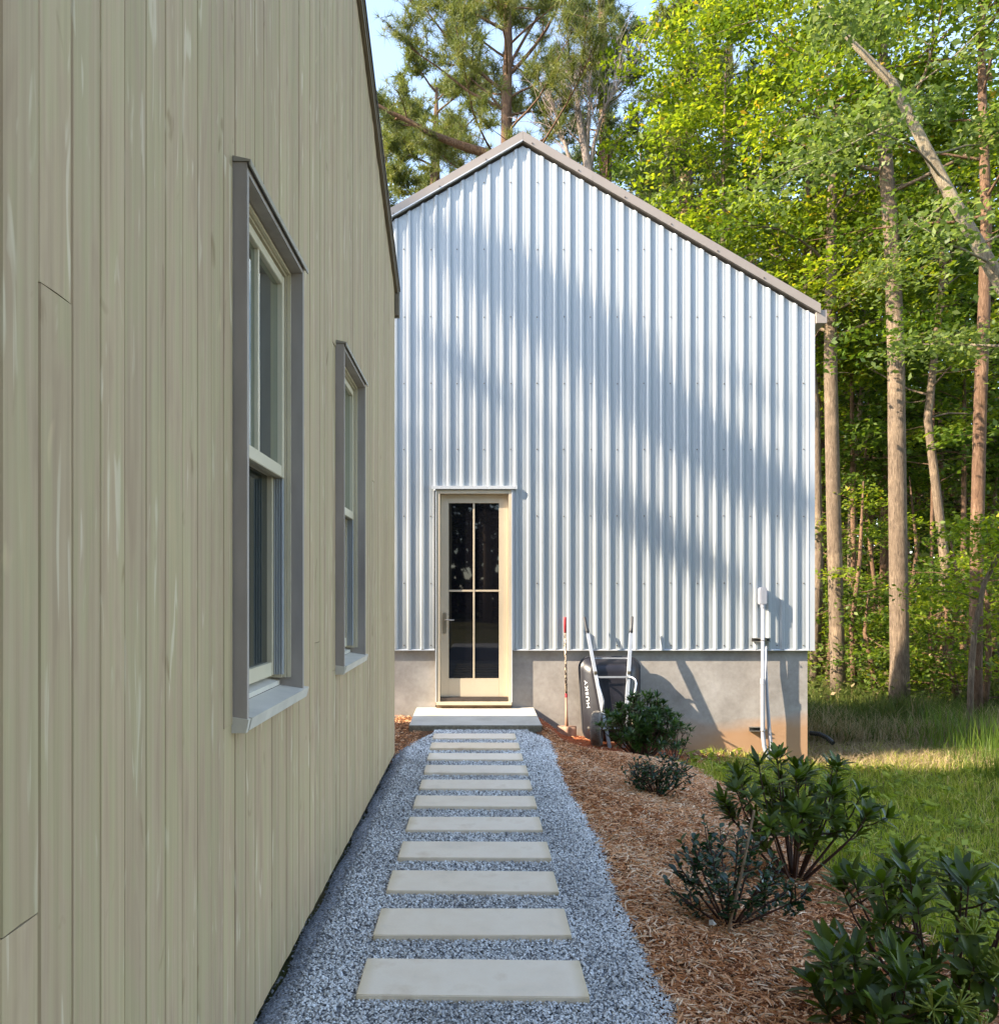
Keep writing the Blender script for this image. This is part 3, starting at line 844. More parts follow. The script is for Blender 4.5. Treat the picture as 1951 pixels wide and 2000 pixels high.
# ------------------------------------------------------------------ shed
YS = 9.09
def sx(px): return (px - 934) / 165.0
def sz(py): return HC + (1160 - py) / 165.0
RX, RZ = 0.526, 6.80
SL = 0.581
XL, XR = -2.92, 3.975
def shed_top(x): return RZ - 0.075 - abs(x - RX) * SL
ZT = sz(1268.5)          # bottom edge of siding
shed = thing("shed", "white ribbed-metal gabled shed with a glazed door on a concrete base", "shed")
DX0, DX1, DZ = -0.525, 0.425, sz(956.5)
P_ = 0.1576
bps = []
k = -27
pts = []
while 1.090 + k * P_ < XR + .2:
    r = 1.090 + k * P_
    pts += [(r - 0.044, 0.0), (r - 0.026, 0.019), (r - 0.002, 0.019), (r + 0.009, 0.0)]
    # two faint stiffening beads in the pan
    pts += [(r + 0.047, 0.0), (r + 0.050, 0.0016), (r + 0.053, 0.0), (r + 0.074, 0.0), (r + 0.077, 0.0016), (r + 0.080, 0.0)]
    k += 1
pts.sort()
def prof(x):
    for (a, ya), (b, yb) in zip(pts[:-1], pts[1:]):
        if a <= x <= b:
            return ya + (yb - ya) * ((x - a) / (b - a) if b > a else 0)
    return 0.0
XCE = 3.905               # corner trim begins
allx = sorted(set([round(p[0], 4) for p in pts if XL < p[0] < XCE] + [XL, XCE, DX0, DX1, RX]))
pb = 1.090 - 0.045 - P_ * 25
panels = []
x = pb
while x < XCE:
    panels.append((max(x, XL), min(x + 6 * P_, XCE))); x += 6 * P_
for (a, b) in panels:
    if b - a < 0.02: continue
    xs_ = sorted(set([a] + [q for q in allx if a < q < b] + [b]))
    m = MB()
    for p, q in zip(xs_[:-1], xs_[1:]):
        mid = (p + q) / 2
        zb = DZ - 0.01 if DX0 < mid < DX1 else ZT
        yp, yq = YS - prof(p) - 0.001, YS - prof(q) - 0.001
        levels = 8
        m.add([(p, yp, zb), (q, yq, zb), (q, yq, shed_top(q)), (p, yp, shed_top(p))], [(0, 1, 2, 3)])
    me = m.mesh("siding_panel", M['siding'])
    import bmesh
    bm = bmesh.new(); bm.from_mesh(me)
    bmesh.ops.remove_doubles(bm, verts=bm.verts, dist=0.0001)
    bmesh.ops.recalc_face_normals(bm, faces=bm.faces)
    bmesh.ops.solidify(bm, geom=bm.faces, thickness=0.0008)
    bm.to_mesh(me); bm.free()
    link(bpy.data.objects.new("siding_panel", me), shed)
# solid walls behind (round the door)
m = MB()
dxa, dxb = sx(851), sx(1000)
def wp(x0, x1, z0):
    p = [(x0, YS + 0.012, z0), (x1, YS + 0.012, z0), (x1, YS + 0.012, shed_top(x1))]
    if x0 < RX < x1: p.append((RX, YS + 0.012, shed_top(RX)))
    p.append((x0, YS + 0.012, shed_top(x0)))
    m.prism(p, (0, 0.12, 0))
wp(XL, dxa - 0.003, ZT + 0.01); wp(dxa - 0.003, dxb + 0.003, DZ); wp(dxb + 0.003, XR - 0.004, ZT + 0.01)
m.box(XR - 0.124, XR - 0.004, YS + 0.134, 11.3, ZT + 0.01, shed_top(XR) - 0.01)
m.box(XL, XL + 0.12, YS + 0.134, 11.3, ZT + 0.01, shed_top(XL) - 0.01)
m.build("inner_wall", M['gap'], shed)
m = MB()
m.prism([(XL, 11.3, ZT), (XR, 11.3, ZT), (XR, 11.3, shed_top(XR)), (RX, 11.3, shed_top(RX)), (XL, 11.3, shed_top(XL))], (0, 0.05, 0))
m.build("back_wall", M['siding'], shed)
MB().box(XR - 0.003, XR - 0.0005, YS + 0.004, 11.3, ZT, shed_top(XR) - .01).build("side_wall", M['siding'], shed)
# corner trim
m = MB()
m.prism([(XCE - 0.004, YS - 0.017, ZT), (XR + 0.002, YS - 0.017, ZT), (XR + 0.002, YS - 0.017, shed_top(XR)), (XCE - 0.004, YS - 0.017, shed_top(XCE))], (0, 0.0012, 0))
m.box(XR + 0.001, XR + 0.0025, YS - 0.0155, YS + 0.09, ZT, shed_top(XR) - 0.005)
m.build("corner_trim", M['trim'], shed)
# base trim (drip) left and right of the door
for (a, b) in ((XL, DX0 + 0.01), (DX1 - 0.005, XR + 0.004)):
    m = MB()
    m.prism([(a, YS + 0.0, ZT + 0.004), (a, YS - 0.022, ZT - 0.006), (a, YS - 0.022, ZT - 0.014), (a, YS + 0.04, ZT - 0.014), (a, YS + 0.04, ZT + 0.004)], (b - a, 0, 0))
    m.build("base_trim", M['trim'], shed)
# roof
m = MB()
for s in (-1, 1):
    xe = 4.035 if s > 0 else RX - (4.035 - RX)
    p = [(RX, YS - 0.045, RZ), (xe, YS - 0.045, RZ - abs(xe - RX) * SL), (xe, YS - 0.045, RZ - abs(xe - RX) * SL - 0.03), (RX, YS - 0.045, RZ - 0.03)]
    m.prism(p, (0, 2.35, 0))
m.build("roof", M['ridge'], shed)
# rake trims: face boards in pieces with a visible lap
def rake_piece(xa, xb, dy=0.0):
    m = MB()
    def zt(x): return RZ + 0.072 - abs(x - RX) * SL
    q = [(xa, YS - 0.055 - dy, zt(xa)), (xb, YS - 0.055 - dy, zt(xb)), (xb, YS - 0.055 - dy, zt(xb) - 0.098), (xa, YS - 0.055 - dy, zt(xa) - 0.098)]
    m.prism(q, (0, 0.0095, 0))
    # hem kicked out at the bottom edge
    m.build("rake_trim", M['ridge'], shed)
    m = MB()
    q = [(xa, YS - 0.0555 - dy, zt(xa) - 0.0985), (xb, YS - 0.0555 - dy, zt(xb) - 0.0985), (xb, YS - 0.0555 - dy, zt(xb) - 0.112), (xa, YS - 0.0555 - dy, zt(xa) - 0.112)]
    m.prism(q, (0, 0.04, 0))
    m.build("rake_hem", M['trim'] if xa < RX - .01 else M['ridge'], shed)
lap = sx(1156)
rake_piece(RX + 0.001, lap - 0.001); rake_piece(lap + 0.001, 4.03, 0.001)
rake_piece(RX - (4.03 - RX), RX - 0.001)
m = MB()
for s in (-1, 1):
    xe = RX + s * 3.50
    m.prism([(RX, YS - 0.043, RZ + 0.071), (xe, YS - 0.043, RZ + 0.071 - 3.5 * SL), (xe, YS - 0.043, RZ + 0.045 - 3.5 * SL), (RX, YS - 0.043, RZ + 0.045)], (0, 0.10, 0))
m.build("ridge_cap", M['ridge'], shed)
# gutter end at the right
m = MB()
gz0, gz1 = sz(633), sz(607)
m.prism([(3.985, YS - 0.038, gz0), (4.112, YS - 0.038, gz0), (4.112, YS - 0.038, gz1), (3.985, YS - 0.038, gz1)], (0, 2.3, 0))
m.build("gutter", M['ridge'], shed, bevel=0.003)
# screws
def screw_pts():
    out = []
    for z in (sz(1261), 1.544, 2.34, 3.13, 3.91, 4.70, 5.50, 6.29):
        for j in range(-13, 11):
            x = 1.0145 + 0.3152 * j + random.uniform(-.004, .004)
            if x < XL or x > XCE or z > shed_top(x) - 0.12: continue
            if DX0 - 0.02 < x < DX1 + 0.02 and z < DZ + 0.03: continue
            out.append((x, z + random.uniform(-.004, .004)))
    return out
m = MB()
for (x, z) in screw_pts():
    y = YS - prof(x) - 0.001
    m.tube([(x, y, z), (x, y - 0.003, z)], 0.0085, 6); m.tube([(x, y - 0.003, z), (x, y - 0.008, z)], 0.005, 6)
for x in np.arange(-1.0, 3.9, 0.545):
    z = RZ - abs(x - RX) * SL - 0.012
    m.tube([(x, YS - 0.056, z), (x, YS - 0.063, z)], 0.008, 6)
tag(m.build("screw", M['screw'], shed), kind='stuff')
# foundation
fx1 = sx(1579.3)
m = MB()
m.box(XL + 0.05, dxa - 0.004, YS + 0.035, YS + 0.24, -1.0, ZT - 0.02)
m.box(dxa - 0.004, dxb + 0.004, YS + 0.035, YS + 0.24, -1.0, sz(1383))
m.box(dxb + 0.004, fx1, YS + 0.035, YS + 0.24, -1.0, ZT - 0.02)
m.box(fx1 - 0.2, fx1, YS + 0.24, 11.2, -1.0, ZT - 0.02)
m.build("foundation_wall", M['concrete'], shed)

# door
M['doorpaint'] = simple("door_paint", (0.58, 0.49, 0.36), 0.45, 0, 0.04, 3, 0.03)
M['threshold'] = simple("threshold_metal", (0.12, 0.10, 0.09), 0.4, 0.6)
M['nickel'] = simple("nickel", (0.45, 0.40, 0.33), 0.3, 0.9)
M['brownwood'] = simple("sill_wood", (0.20, 0.13, 0.075), 0.7, 0, 0.3, 14, 0.2, cs=(0.3, 1, 1))
dz0, dz1 = sz(1362), sz(965.4)
dx0, dx1 = sx(860), sx(992.5)
yd = YS + 0.040           # face of the slab, set back
door = MB()
st = sx(876) - dx0
gx0, gx1 = sx(876.1), sx(974.7); gz0_, gz1_ = sz(1326), sz(981.7)
door.box(dx0, gx0, yd, yd + 0.045, dz0, dz1)
door.box(gx1, dx1, yd, yd + 0.045, dz0, dz1)
door.box(gx0 + .0008, gx1 - .0008, yd + 0.0006, yd + 0.045, dz0, gz0_)
door.box(gx0 + .0008, gx1 - .0008, yd + 0.0006, yd + 0.045, gz1_, dz1)
dr = door.build("door", M['doorpaint'], shed, bevel=0.0012)
dr["label"] = "tan glazed door with four panes"
mx_, mz_ = sx(925.4), sz(1154)
for (a, b) in ((gx0, mx_ - 0.011), (mx_ + 0.011, gx1)):
    for (c_, d_) in ((gz0_, mz_ - 0.011), (mz_ + 0.011, gz1_)):
        MB().box(a + .0015, b - .0015, yd + 0.018, yd + 0.024, c_ + .0015, d_ - .0015).build("pane", M['doorglass'], dr)
MB().box(mx_ - 0.0115, mx_ + 0.0115, yd + 0.004, yd + 0.03, gz0_ + .001, gz1_ - .001).build("muntin", M['doorpaint'], dr, bevel=0.003)
for (a, b) in ((gx0 + .001, mx_ - .0117), (mx_ + .0117, gx1 - .001)):
    MB().box(a, b, yd + 0.006, yd + 0.03, mz_ - 0.0115, mz_ + 0.0115).build("muntin", M['doorpaint'], dr, bevel=0.003)
# handle set
m = MB()
hx = sx(868); hz0, hz1 = sz(1238.5), sz(1196.5)
n = 10
pl = [(hx + 0.020 * math.cos(R(a)), yd - 0.001, hz1 - 0.02 + 0.02 * math.sin(R(a))) for a in range(0, 181, 30)] + [(hx + 0.020 * math.cos(R(a)), yd - 0.001, hz0 + 0.02 + 0.02 * math.sin(R(a))) for a in range(180, 361, 30)]
m.prism(pl, (0, -0.008, 0))
hl = sz(1211)
m.tube([(hx, yd - 0.009, hl), (hx, yd - 0.048, hl)], 0.011, 10)
m.tube([(hx, yd - 0.045, hl), (hx + 0.03, yd - 0.05, hl + 0.002), (hx + 0.085, yd - 0.05, hl - 0.003), (hx + 0.115, yd - 0.046, hl - 0.001)], [0.009, 0.008, 0.007, 0.006], 8)
m.tube([(hx, yd - 0.009, sz(1226)), (hx, yd - 0.020, sz(1226))], 0.012, 10)
m.build("handle", M['nickel'], dr, shade=False)
# frame / jambs
jx0, jx1 = sx(852.5), sx(998.5); jt = sz(957.5)
m = MB()
yf = YS - 0.030
m.box(jx0, dx0 - 0.003, yf, YS + 0.13, sz(1371), jt)
m.box(dx1 + 0.003, jx1, yf, YS + 0.13, sz(1371), jt)
m.box(dx0 - 0.003, dx1 + 0.003, yf, YS + 0.13, dz1 + 0.003, jt)
fr = m.build("door_frame", M['doorpaint'], shed, bevel=0.002)
m = MB()
m.box(jx0 - 0.012, jx0 - 0.0005, yf - 0.008, YS, sz(1371), jt + 0.0)
m.box(jx1 + 0.0005, jx1 + 0.035, yf + 0.006, YS, ZT - 0.01, jt + 0.0)
m.box(jx1 + 0.0005, jx1 + 0.012, yf - 0.008, yf + 0.0055, sz(1371), jt + 0.0)
m.build("jamb_trim", M['trim'], shed)
m = MB()
fx0_, fx1_ = sx(842.3), sx(1010)
m.prism([(fx0_, YS, DZ + 0.048), (fx0_, YS - 0.055, DZ + 0.040), (fx0_, YS - 0.055, DZ + 0.002), (fx0_, YS - 0.048, DZ + 0.002), (fx0_, YS - 0.048, DZ + 0.032), (fx0_, YS, DZ + 0.038)], (fx1_ - fx0_, 0, 0))
m.build("door_flashing", M['trim'], shed)
m = MB(); m.box(dx0 - 0.003, dx1 + 0.003, YS - 0.005, YS + 0.12, sz(1369.5), sz(1363)); m.build("threshold", M['threshold'], shed)
m = MB()
m.box(jx0 - 0.003, jx1 + 0.003, YS - 0.075, YS + 0.034, sz(1376), sz(1370.5))
m.build("door_sill", M['doorpaint'], shed, bevel=0.002)
m = MB(); m.box(jx0 + 0.002, jx1 - 0.002, YS - 0.03, YS + 0.034, sz(1383.5), sz(1376.2)); m.build("sill_block", M['brownwood'], shed)

# landing
m = MB()
zt_b, zt_f = 0.071, 0.046
yb_, yf_ = YS + 0.030, 8.017
m.add([(-.733, yb_, zt_b), (.658, yb_, zt_b), (.667, yf_, zt_f), (-.725, yf_, zt_f), (-.733, yb_, -.25), (.658, yb_, -.25), (.667, yf_, -.25), (-.725, yf_, -.25)],
      [(0, 1, 2, 3), (4, 7, 6, 5), (3, 2, 6, 7), (0, 3, 7, 4), (1, 0, 4, 5), (2, 1, 5, 6)])
tag(m.build("door_landing", M['landing'], bevel=0.006), "pale concrete landing slab in front of the glazed shed door", "step")

# conduit
M['pvc'] = simple("grey_pvc", (0.36, 0.37, 0.41), 0.4, 0, 0.05, 6, 0.02)
M['zinc'] = simple("zinc_strut", (0.35, 0.33, 0.30), 0.4, 0.7, 0.25, 40, 0.1)
M['strut_dark'] = simple("strut_inner", (0.03, 0.03, 0.03), 0.7)
cn = thing("electrical_conduit", "two grey plastic conduits with a box on top, strapped to the shed's right end", "conduit")
cy = YS - 0.085
cx = sx(1484.3)
m = MB()
lp = [(cx, cy, sz(1183)), (cx, cy, sz(1425)), (cx + 0.004, cy, sz(1436)), (cx + 0.018, cy, sz(1455)), (cx + 0.05, cy - .005, sz(1475)), (cx + 0.085, cy - .01, sz(1500)), (cx + 0.10, cy - .01, sz(1530))]
m.tube(lp, [0.020] * 2 + [0.0245] * 5, 14)
m.build("conduit_pipe", M['pvc'], cn, shade=True)
m = MB()
m.tube([(cx, cy, sz(1335)), (cx, cy, sz(1324))], 0.0275, 14); m.tube([(cx, cy, sz(1336)), (cx, cy, sz(1425))], 0.0245, 14)
m.build("conduit_coupling", M['pvc'], cn, shade=False)
c2x = sx(1494.5)
m = MB()
m.tube([(c2x, cy + 0.055, sz(1262)), (c2x - 0.005, cy + 0.05, sz(1300)), (c2x + 0.0, cy + 0.03, sz(1360)), (c2x + 0.02, cy + 0.02, sz(1420)), (c2x + 0.035, cy + 0.015, sz(1450)), (c2x + 0.032, cy + 0.01, sz(1485)), (c2x + 0.03, cy + 0.01, sz(1530))], [0.010, 0.013, 0.018, 0.022, 0.024, 0.024, 0.024], 14)
m.build("conduit_pipe", M['pvc'], cn, shade=True)
# box with rounded top (service head)
bx0, bx1 = sx(1478.2), sx(1492.6); bz0, bz1 = sz(1181.5), sz(1147.3)
rr = 0.03
poly = [(bx0 + 0.012, bz0), (bx1 - 0.012, bz0), (bx1, bz0 + 0.012)]
poly += [(bx1 - rr + rr * math.cos(R(a)), bz1 - rr + rr * math.sin(R(a))) for a in range(0, 91, 18)]
poly += [(bx0 + rr + rr * math.cos(R(a)), bz1 - rr + rr * math.sin(R(a))) for a in range(90, 181, 18)] + [(bx0, bz0 + 0.012)]
m = MB(); m.prism([(a, YS - 0.100, b) for a, b in poly], (0, 0.077, 0)); m.build("conduit_box", M['pvc'], cn, bevel=0.004)
ccx = (bx0 + bx1) / 2
m = MB(); m.prism([(ccx + 0.004 + (a - ccx) * 0.72, YS - 0.104, (bz0 + bz1) / 2 + (b - (bz0 + bz1) / 2) * 0.88) for a, b in poly], (0, 0.005, 0)); m.build("box_cover", M['pvc'], cn)
m = MB(); m.tube([(cx, cy, sz(1187)), (cx, cy, sz(1181))], 0.026, 14); m.build("box_collar", M['pvc'], cn)
def strut(px0, px1, py0, py1, yw):
    m = MB(); x0, x1, z0, z1 = sx(px0), sx(px1), sz(py1), sz(py0); d = 0.04
    m.box(x0, x1, yw - d, yw, z0, z0 + 0.003); m.box(x0, x1, yw - d, yw, z1 - 0.003, z1); m.box(x0, x1, yw - 0.003, yw, z0 + .003, z1 - .003)
    m.box(x0, x1, yw - d, yw - d + .003, z0 + .003, z0 + 0.010); m.box(x0, x1, yw - d, yw - d + .003, z1 - 0.010, z1 - .003)
    s = m.build("strut_bracket", M['zinc'], cn)
    m = MB(); m.box(x0 + .003, x1 - .003, yw - 0.012, yw - 0.0035, z0 + .004, z1 - .004); m.build("strut_slot", M['strut_dark'], s)
    m = MB(); zc = (z0 + z1) / 2
    m.tube([(cx + 0.028 * math.cos(R(a)), cy + 0.028 * math.sin(R(a)), zc) for a in range(150, 391, 30)], 0.0035, 6)
    m.box(cx + 0.022, cx + 0.045, cy - 0.008, cy + 0.03, zc - 0.008, zc + 0.008)
    m.build("clamp", M['nickel'], s)
strut(1466.7, 1501.5, 1245.5, 1253.5, YS - 0.018)
strut(1464.5, 1491.5, 1420, 1429, YS + 0.032)

# black corrugated drain pipe lying in the grass behind the shed's corner
m = MB(); pp = [world_at(1582, 1432, 9.9), world_at(1600, 1434, 9.8), world_at(1615, 1441, 9.7), world_at(1627, 1452, 9.6)]
pp2 = []
for q in range(28):
    u = q / 27 * 3; k = min(int(u), 2); pp2.append(pp[k].lerp(pp[k + 1], u - k))
m.tube(pp2, [0.032 if q % 2 else 0.027 for q in range(28)], 10)
tag(m.build("drain_pipe", simple("black_plastic", (0.02, 0.02, 0.02), 0.5)), "black corrugated drain pipe in the grass behind the shed's concrete corner", "drain pipe")

# ------------------------------------------------------------------ shovel
M['redgrip'] = simple("red_rubber", (0.42, 0.035, 0.045), 0.5)
t = NT("peeling_shaft"); a = t.noise(55, 3, 0.6, t.coords((1, 1, 0.6)))
c = t.ramp(a.outputs[0], [(0.47, (0.03, 0.018, 0.015)), (0.53, (0.50, 0.40, 0.28))]); t.pbsdf(c.outputs[0], 0.6, 0, t.bump(a.outputs[0], 0.3, 0.002)); M['peel'] = t.m
M['wornwood'] = simple("worn_wood", (0.36, 0.20, 0.13), 0.6, 0, 0.2, 30, 0.1, cs=(1, 1, .2))
M['rust'] = simple("rusty_steel", (0.36, 0.22, 0.15), 0.75, 0.1, 0.35, 14, 0.3)
sh = thing("shovel", "long-handled shovel with a red grip and rusty blade leaning on the concrete base", "shovel")
def lerp(a, b, t_): return Vector(a) * (1 - t_) + Vector(b) * t_
S0 = Vector((1.016, 8.985, sz(1204.9))); S1 = Vector((1.022, 8.86, g1(1.02, 8.86) - 0.02 ))
zz = lambda py: (sz(1204.9) - sz(py)) / (S0.z - S1.z)
m = MB(); m.tube([S0, lerp(S0, S1, zz(1208)), lerp(S0, S1, zz(1235))], [0.018, 0.019, 0.016], 12); m.build("grip", M['redgrip'], sh, shade=True)
m = MB(); m.tube([lerp(S0, S1, zz(1235)), lerp(S0, S1, zz(1352))], 0.0135, 12); m.build("shaft", M['peel'], sh, shade=True)
m = MB(); m.tube([lerp(S0, S1, zz(1351)), lerp(S0, S1, zz(1358))], 0.0165, 12); m.build("collar", M['redgrip'], sh)
m = MB(); m.tube([lerp(S0, S1, zz(1357)), lerp(S0, S1, zz(1395)), lerp(S0, S1, zz(1418))], [0.0135, 0.016, 0.022], 12); m.build("socket", M['wornwood'], sh, shade=True)
m = MB()
B0 = lerp(S0, S1, zz(1414)); nx_ = 12; nz_ = 8
vs = []; fs = []
for j in range(nz_ + 1):
    v = j / nz_; z_ = B0.z - v * 0.27
    hw = 0.115 * (1 - 0.08 * v) * (1 if v < .6 else math.sqrt(max(0, 1 - ((v - .6) / .42) ** 2)))
    for i_ in range(nx_ + 1):
        u = -1 + 2 * i_ / nx_
        x_ = B0.x + u * hw; yy_ = B0.y - 0.01 + 0.03 * u * u - 0.05 * v - 0.02 * math.exp(-(u * 5) ** 2) * (1 - v)
        vs.append((x_, yy_, z_ + (0.010 * math.cos(u * math.pi * .5) if j == 0 else 0)))
for j in range(nz_):
    for i_ in range(nx_):
        a_ = j * (nx_ + 1) + i_; fs.append((a_, a_ + 1, a_ + nx_ + 2, a_ + nx_ + 1))
m.add(vs, fs)
me = m.mesh("blade", M['rust'], shade=True)
bm = bmesh.new(); bm.from_mesh(me); bmesh.ops.solidify(bm, geom=bm.faces, thickness=0.003); bm.to_mesh(me); bm.free()
link(bpy.data.objects.new("blade", me), sh)
m = MB(); zt_ = B0.z + 0.004
m.tube([(B0.x - 0.112, B0.y + 0.018, zt_), (B0.x - 0.05, B0.y - 0.004, zt_ + .006), (B0.x, B0.y - 0.012, zt_ + .008), (B0.x + 0.05, B0.y - 0.004, zt_ + .006), (B0.x + 0.112, B0.y + 0.018, zt_)], 0.006, 8)
m.build("foot_rest", M['rust'], sh)

# ------------------------------------------------------------------ wheelbarrow
M['tray'] = simple("black_tray", (0.016, 0.015, 0.02), 0.38, 0, 0.2, 10, 0.08)
M['steel'] = simple("galvanised_rail", (0.50, 0.53, 0.58), 0.35, 0.4, 0.08, 20, 0.03)
M['rubber'] = simple("grip_rubber", (0.03, 0.03, 0.035), 0.5)
t = NT("dusty_tyre"); a = t.noise(30, 4, 0.6); c = t.ramp(a.outputs[0], [(0.3, (0.12, 0.108, 0.095)), (0.7, (0.24, 0.22, 0.19))]); t.pbsdf(c.outputs[0], 0.85, 0, t.bump(a.outputs[0], 0.2, 0.003)); M['tyre'] = t.m
M['hub'] = simple("cream_hub", (0.50, 0.42, 0.30), 0.5)
M['white'] = simple("white_print", (0.8, 0.8, 0.8), 0.5, 0, 0.02)
wb = thing("wheelbarrow", "black wheelbarrow stood on its nose against the shed, underside outward", "wheelbarrow")
def at(px, py, y): return Vector(((px - 934) / F * y, y, HC + (1160 - py) / F * y))
def Z5(x, y, d): return at(1050 + x / 3.462, 1150 + y / 3.462, d)       # zoom pixels -> point at distance d
LT, LBt = Z5(318, 190, 8.97), Z5(487, 1078, 8.60)
RT, RB = Z5(638, 188, 8.97), Z5(585, 1075, 8.62)
rails = []
for (T, B, name) in ((LT, LBt, 'l'), (RT, RB, 'r')):
    tg = 0.125
    A = lerp(T, B, tg)
    m = MB(); m.beam(A, B, 0.038, 0.045, up=(0, 1, 0)); m.build("handle_rail", M['steel'], wb, bevel=0.003)
    # grip follows a slightly different angle
    m = MB()
    d = (B - T).normalized(); s_ = 1 if name == 'l' else -1
    tip = T + Vector((-0.004 * s_, 0.0, 0))
    m.tube([tip, lerp(tip, A, 0.08), lerp(tip, A, 0.7) + Vector((-.004 * s_, 0, 0)), lerp(tip, A, 0.86), A + d * 0.012], [0.013, 0.0165, 0.0175, 0.024, 0.026], 10)
    m.build("grip", M['rubber'], wb, shade=True)
    rails.append((A, B))
# tray: loft of rounded rectangles from rim (near wall) to floor (towards viewer)
def rrect(cx_, cz_, hw, hh, r, y0, y1, n=6, taper=0.0):
    out = []
    for (sx_, sz_, a0) in ((1, 1, 0), (-1, 1, 90), (-1, -1, 180), (1, -1, 270)):
        for q in range(n + 1):
            a_ = R(a0 + 90 * q / n)
            xx = sx_ * (hw - r) + r * math.cos(a_); zz_ = sz_ * (hh - r) + r * math.sin(a_)
            v = (zz_ + hh) / (2 * hh)
            xx *= (1 - taper * (1 - v))
            out.append(Vector((cx_ + xx, y0 + (y1 - y0) * v, cz_ + zz_)))
    return out
rc_x, rc_z = (1.179 + 1.895) / 2, (0.672 - 0.27) / 2
rings = [rrect(rc_x, rc_z, 0.358, 0.475, 0.13, 8.86, 9.02, taper=0.10),
         rrect(rc_x, rc_z, 0.350, 0.467, 0.125, 8.855, 9.015, taper=0.10),
         rrect(rc_x, rc_z + 0.0, 0.325, 0.44, 0.12, 8.80, 8.96, taper=0.14),
         rrect(rc_x, rc_z + 0.02, 0.262, 0.375, 0.10, 8.72, 8.885, taper=0.28),
         rrect(rc_x + 0.0, rc_z + 0.03, 0.225, 0.34, 0.09, 8.695, 8.862, taper=0.36),
         rrect(rc_x + 0.0, rc_z + 0.03, 0.17, 0.28, 0.07, 8.690, 8.855, taper=0.36)]
n = len(rings[0]); vs = [v for r in rings for v in r]
fs = [(i_ * n + k, i_ * n + (k + 1) % n, (i_ + 1) * n + (k + 1) % n, (i_ + 1) * n + k) for i_ in range(len(rings) - 1) for k in range(n)]
fs.append(tuple(range((len(rings) - 1) * n, len(rings) * n)))
m = MB(); m.add(vs, fs)
me = m.mesh("tray", M['tray'], shade=True)
bm = bmesh.new(); bm.from_mesh(me); bmesh.ops.recalc_face_normals(bm, faces=bm.faces); bmesh.ops.solidify(bm, geom=bm.faces, thickness=0.004); bm.to_mesh(me); bm.free()
tray = link(bpy.data.objects.new("tray", me), wb)
m = MB(); rim = rings[0] + [rings[0][0]]; m.tube(rim, 0.013, 8, cap=False); m.build("rim", M['rubber'], tray, shade=True)
# lettering on the sloping left flank
cu = bpy.data.curves.new("lettering", 'FONT'); cu.body = "HUSKY"; cu.size = 0.062; cu.extrude = 0.001; cu.align_x = 'LEFT'; cu.space_character = 1.15
tmp = bpy.data.objects.new("tmp", cu); col.objects.link(tmp)
bpy.context.view_layer.update()
tme = bpy.data.meshes.new_from_object(tmp)
bpy.data.objects.remove(tmp)
tme.materials.clear(); tme.materials.append(M['white'])
txt = link(bpy.data.objects.new("lettering", tme), tray)
# wheels
def wheel(c_, ax, rad, wid):
    m = MB(); ax = Vector(ax).normalized(); u = ax.orthogonal().normalized(); w_ = ax.cross(u)
    ns = 36; prf = [(0.62, -0.34), (0.70, -0.48), (0.88, -0.50), (0.97, -0.32), (1.0, 0), (0.97, 0.32), (0.88, 0.50), (0.70, 0.48), (0.62, 0.34)]
    vs = []
    for k in range(ns):
        a_ = 2 * math.pi * k / ns
        for (r_, t_) in prf:
            tread = 0.0
            vs.append(c_ + (u * math.cos(a_) + w_ * math.sin(a_)) * rad * r_ + ax * wid * t_)
    q = len(prf); fs = [(k * q + j, k * q + (j + 1) % q, ((k + 1) % ns) * q + (j + 1) % q, ((k + 1) % ns) * q + j) for k in range(ns) for j in range(q)]
    m.add(vs, fs); wh = m.build("wheel", M['tyre'], wb, shade=True)
    m = MB()
    for k in range(54):          # tread lugs, herringbone
        a_ = 2 * math.pi * k / 54
        for s_ in (-1, 1):
            b_ = a_ + 0.05
            p = c_ + (u * math.cos(a_) + w_ * math.sin(a_)) * rad * 1.002; p2 = c_ + (u * math.cos(b_) + w_ * math.sin(b_)) * rad * 0.965 + ax * wid * 0.34 * s_
            rd = (u * math.cos(a_) + w_ * math.sin(a_))
            m.beam(p + ax * 0.004 * s_, p2, 0.009, 0.008, up=rd)
    m.build("tread", M['tyre'], wh)
    m = MB(); m.tube([c_ - ax * wid * 0.30, c_ + ax * wid * 0.30], rad * 0.62, 28); m.build("rim", M['hub'], wh)
    return wh
wax = Vector((1, -0.30, 0.02)).normalized()
wc = Vector((1.33, 8.60, 0.0)); wr = 0.198
wc.z = g1(1.33, 8.6) + wr - 0.015
wheel(wc, wax, wr, 0.11)
wc2 = Vector((1.76, 8.60, wc.z)); wheel(wc2, (1, -0.05, 0), wr, 0.095)
m = MB(); m.tube([wc - wax * 0.10, wc2 + Vector((0.1, 0, 0))], 0.012, 10); m.build("axle", M['steel'], wb)
m = MB(); m.tube([wc - wax * 0.105, wc - wax * 0.05], 0.020, 12); m.build("axle_cap", M['hub'], wb)
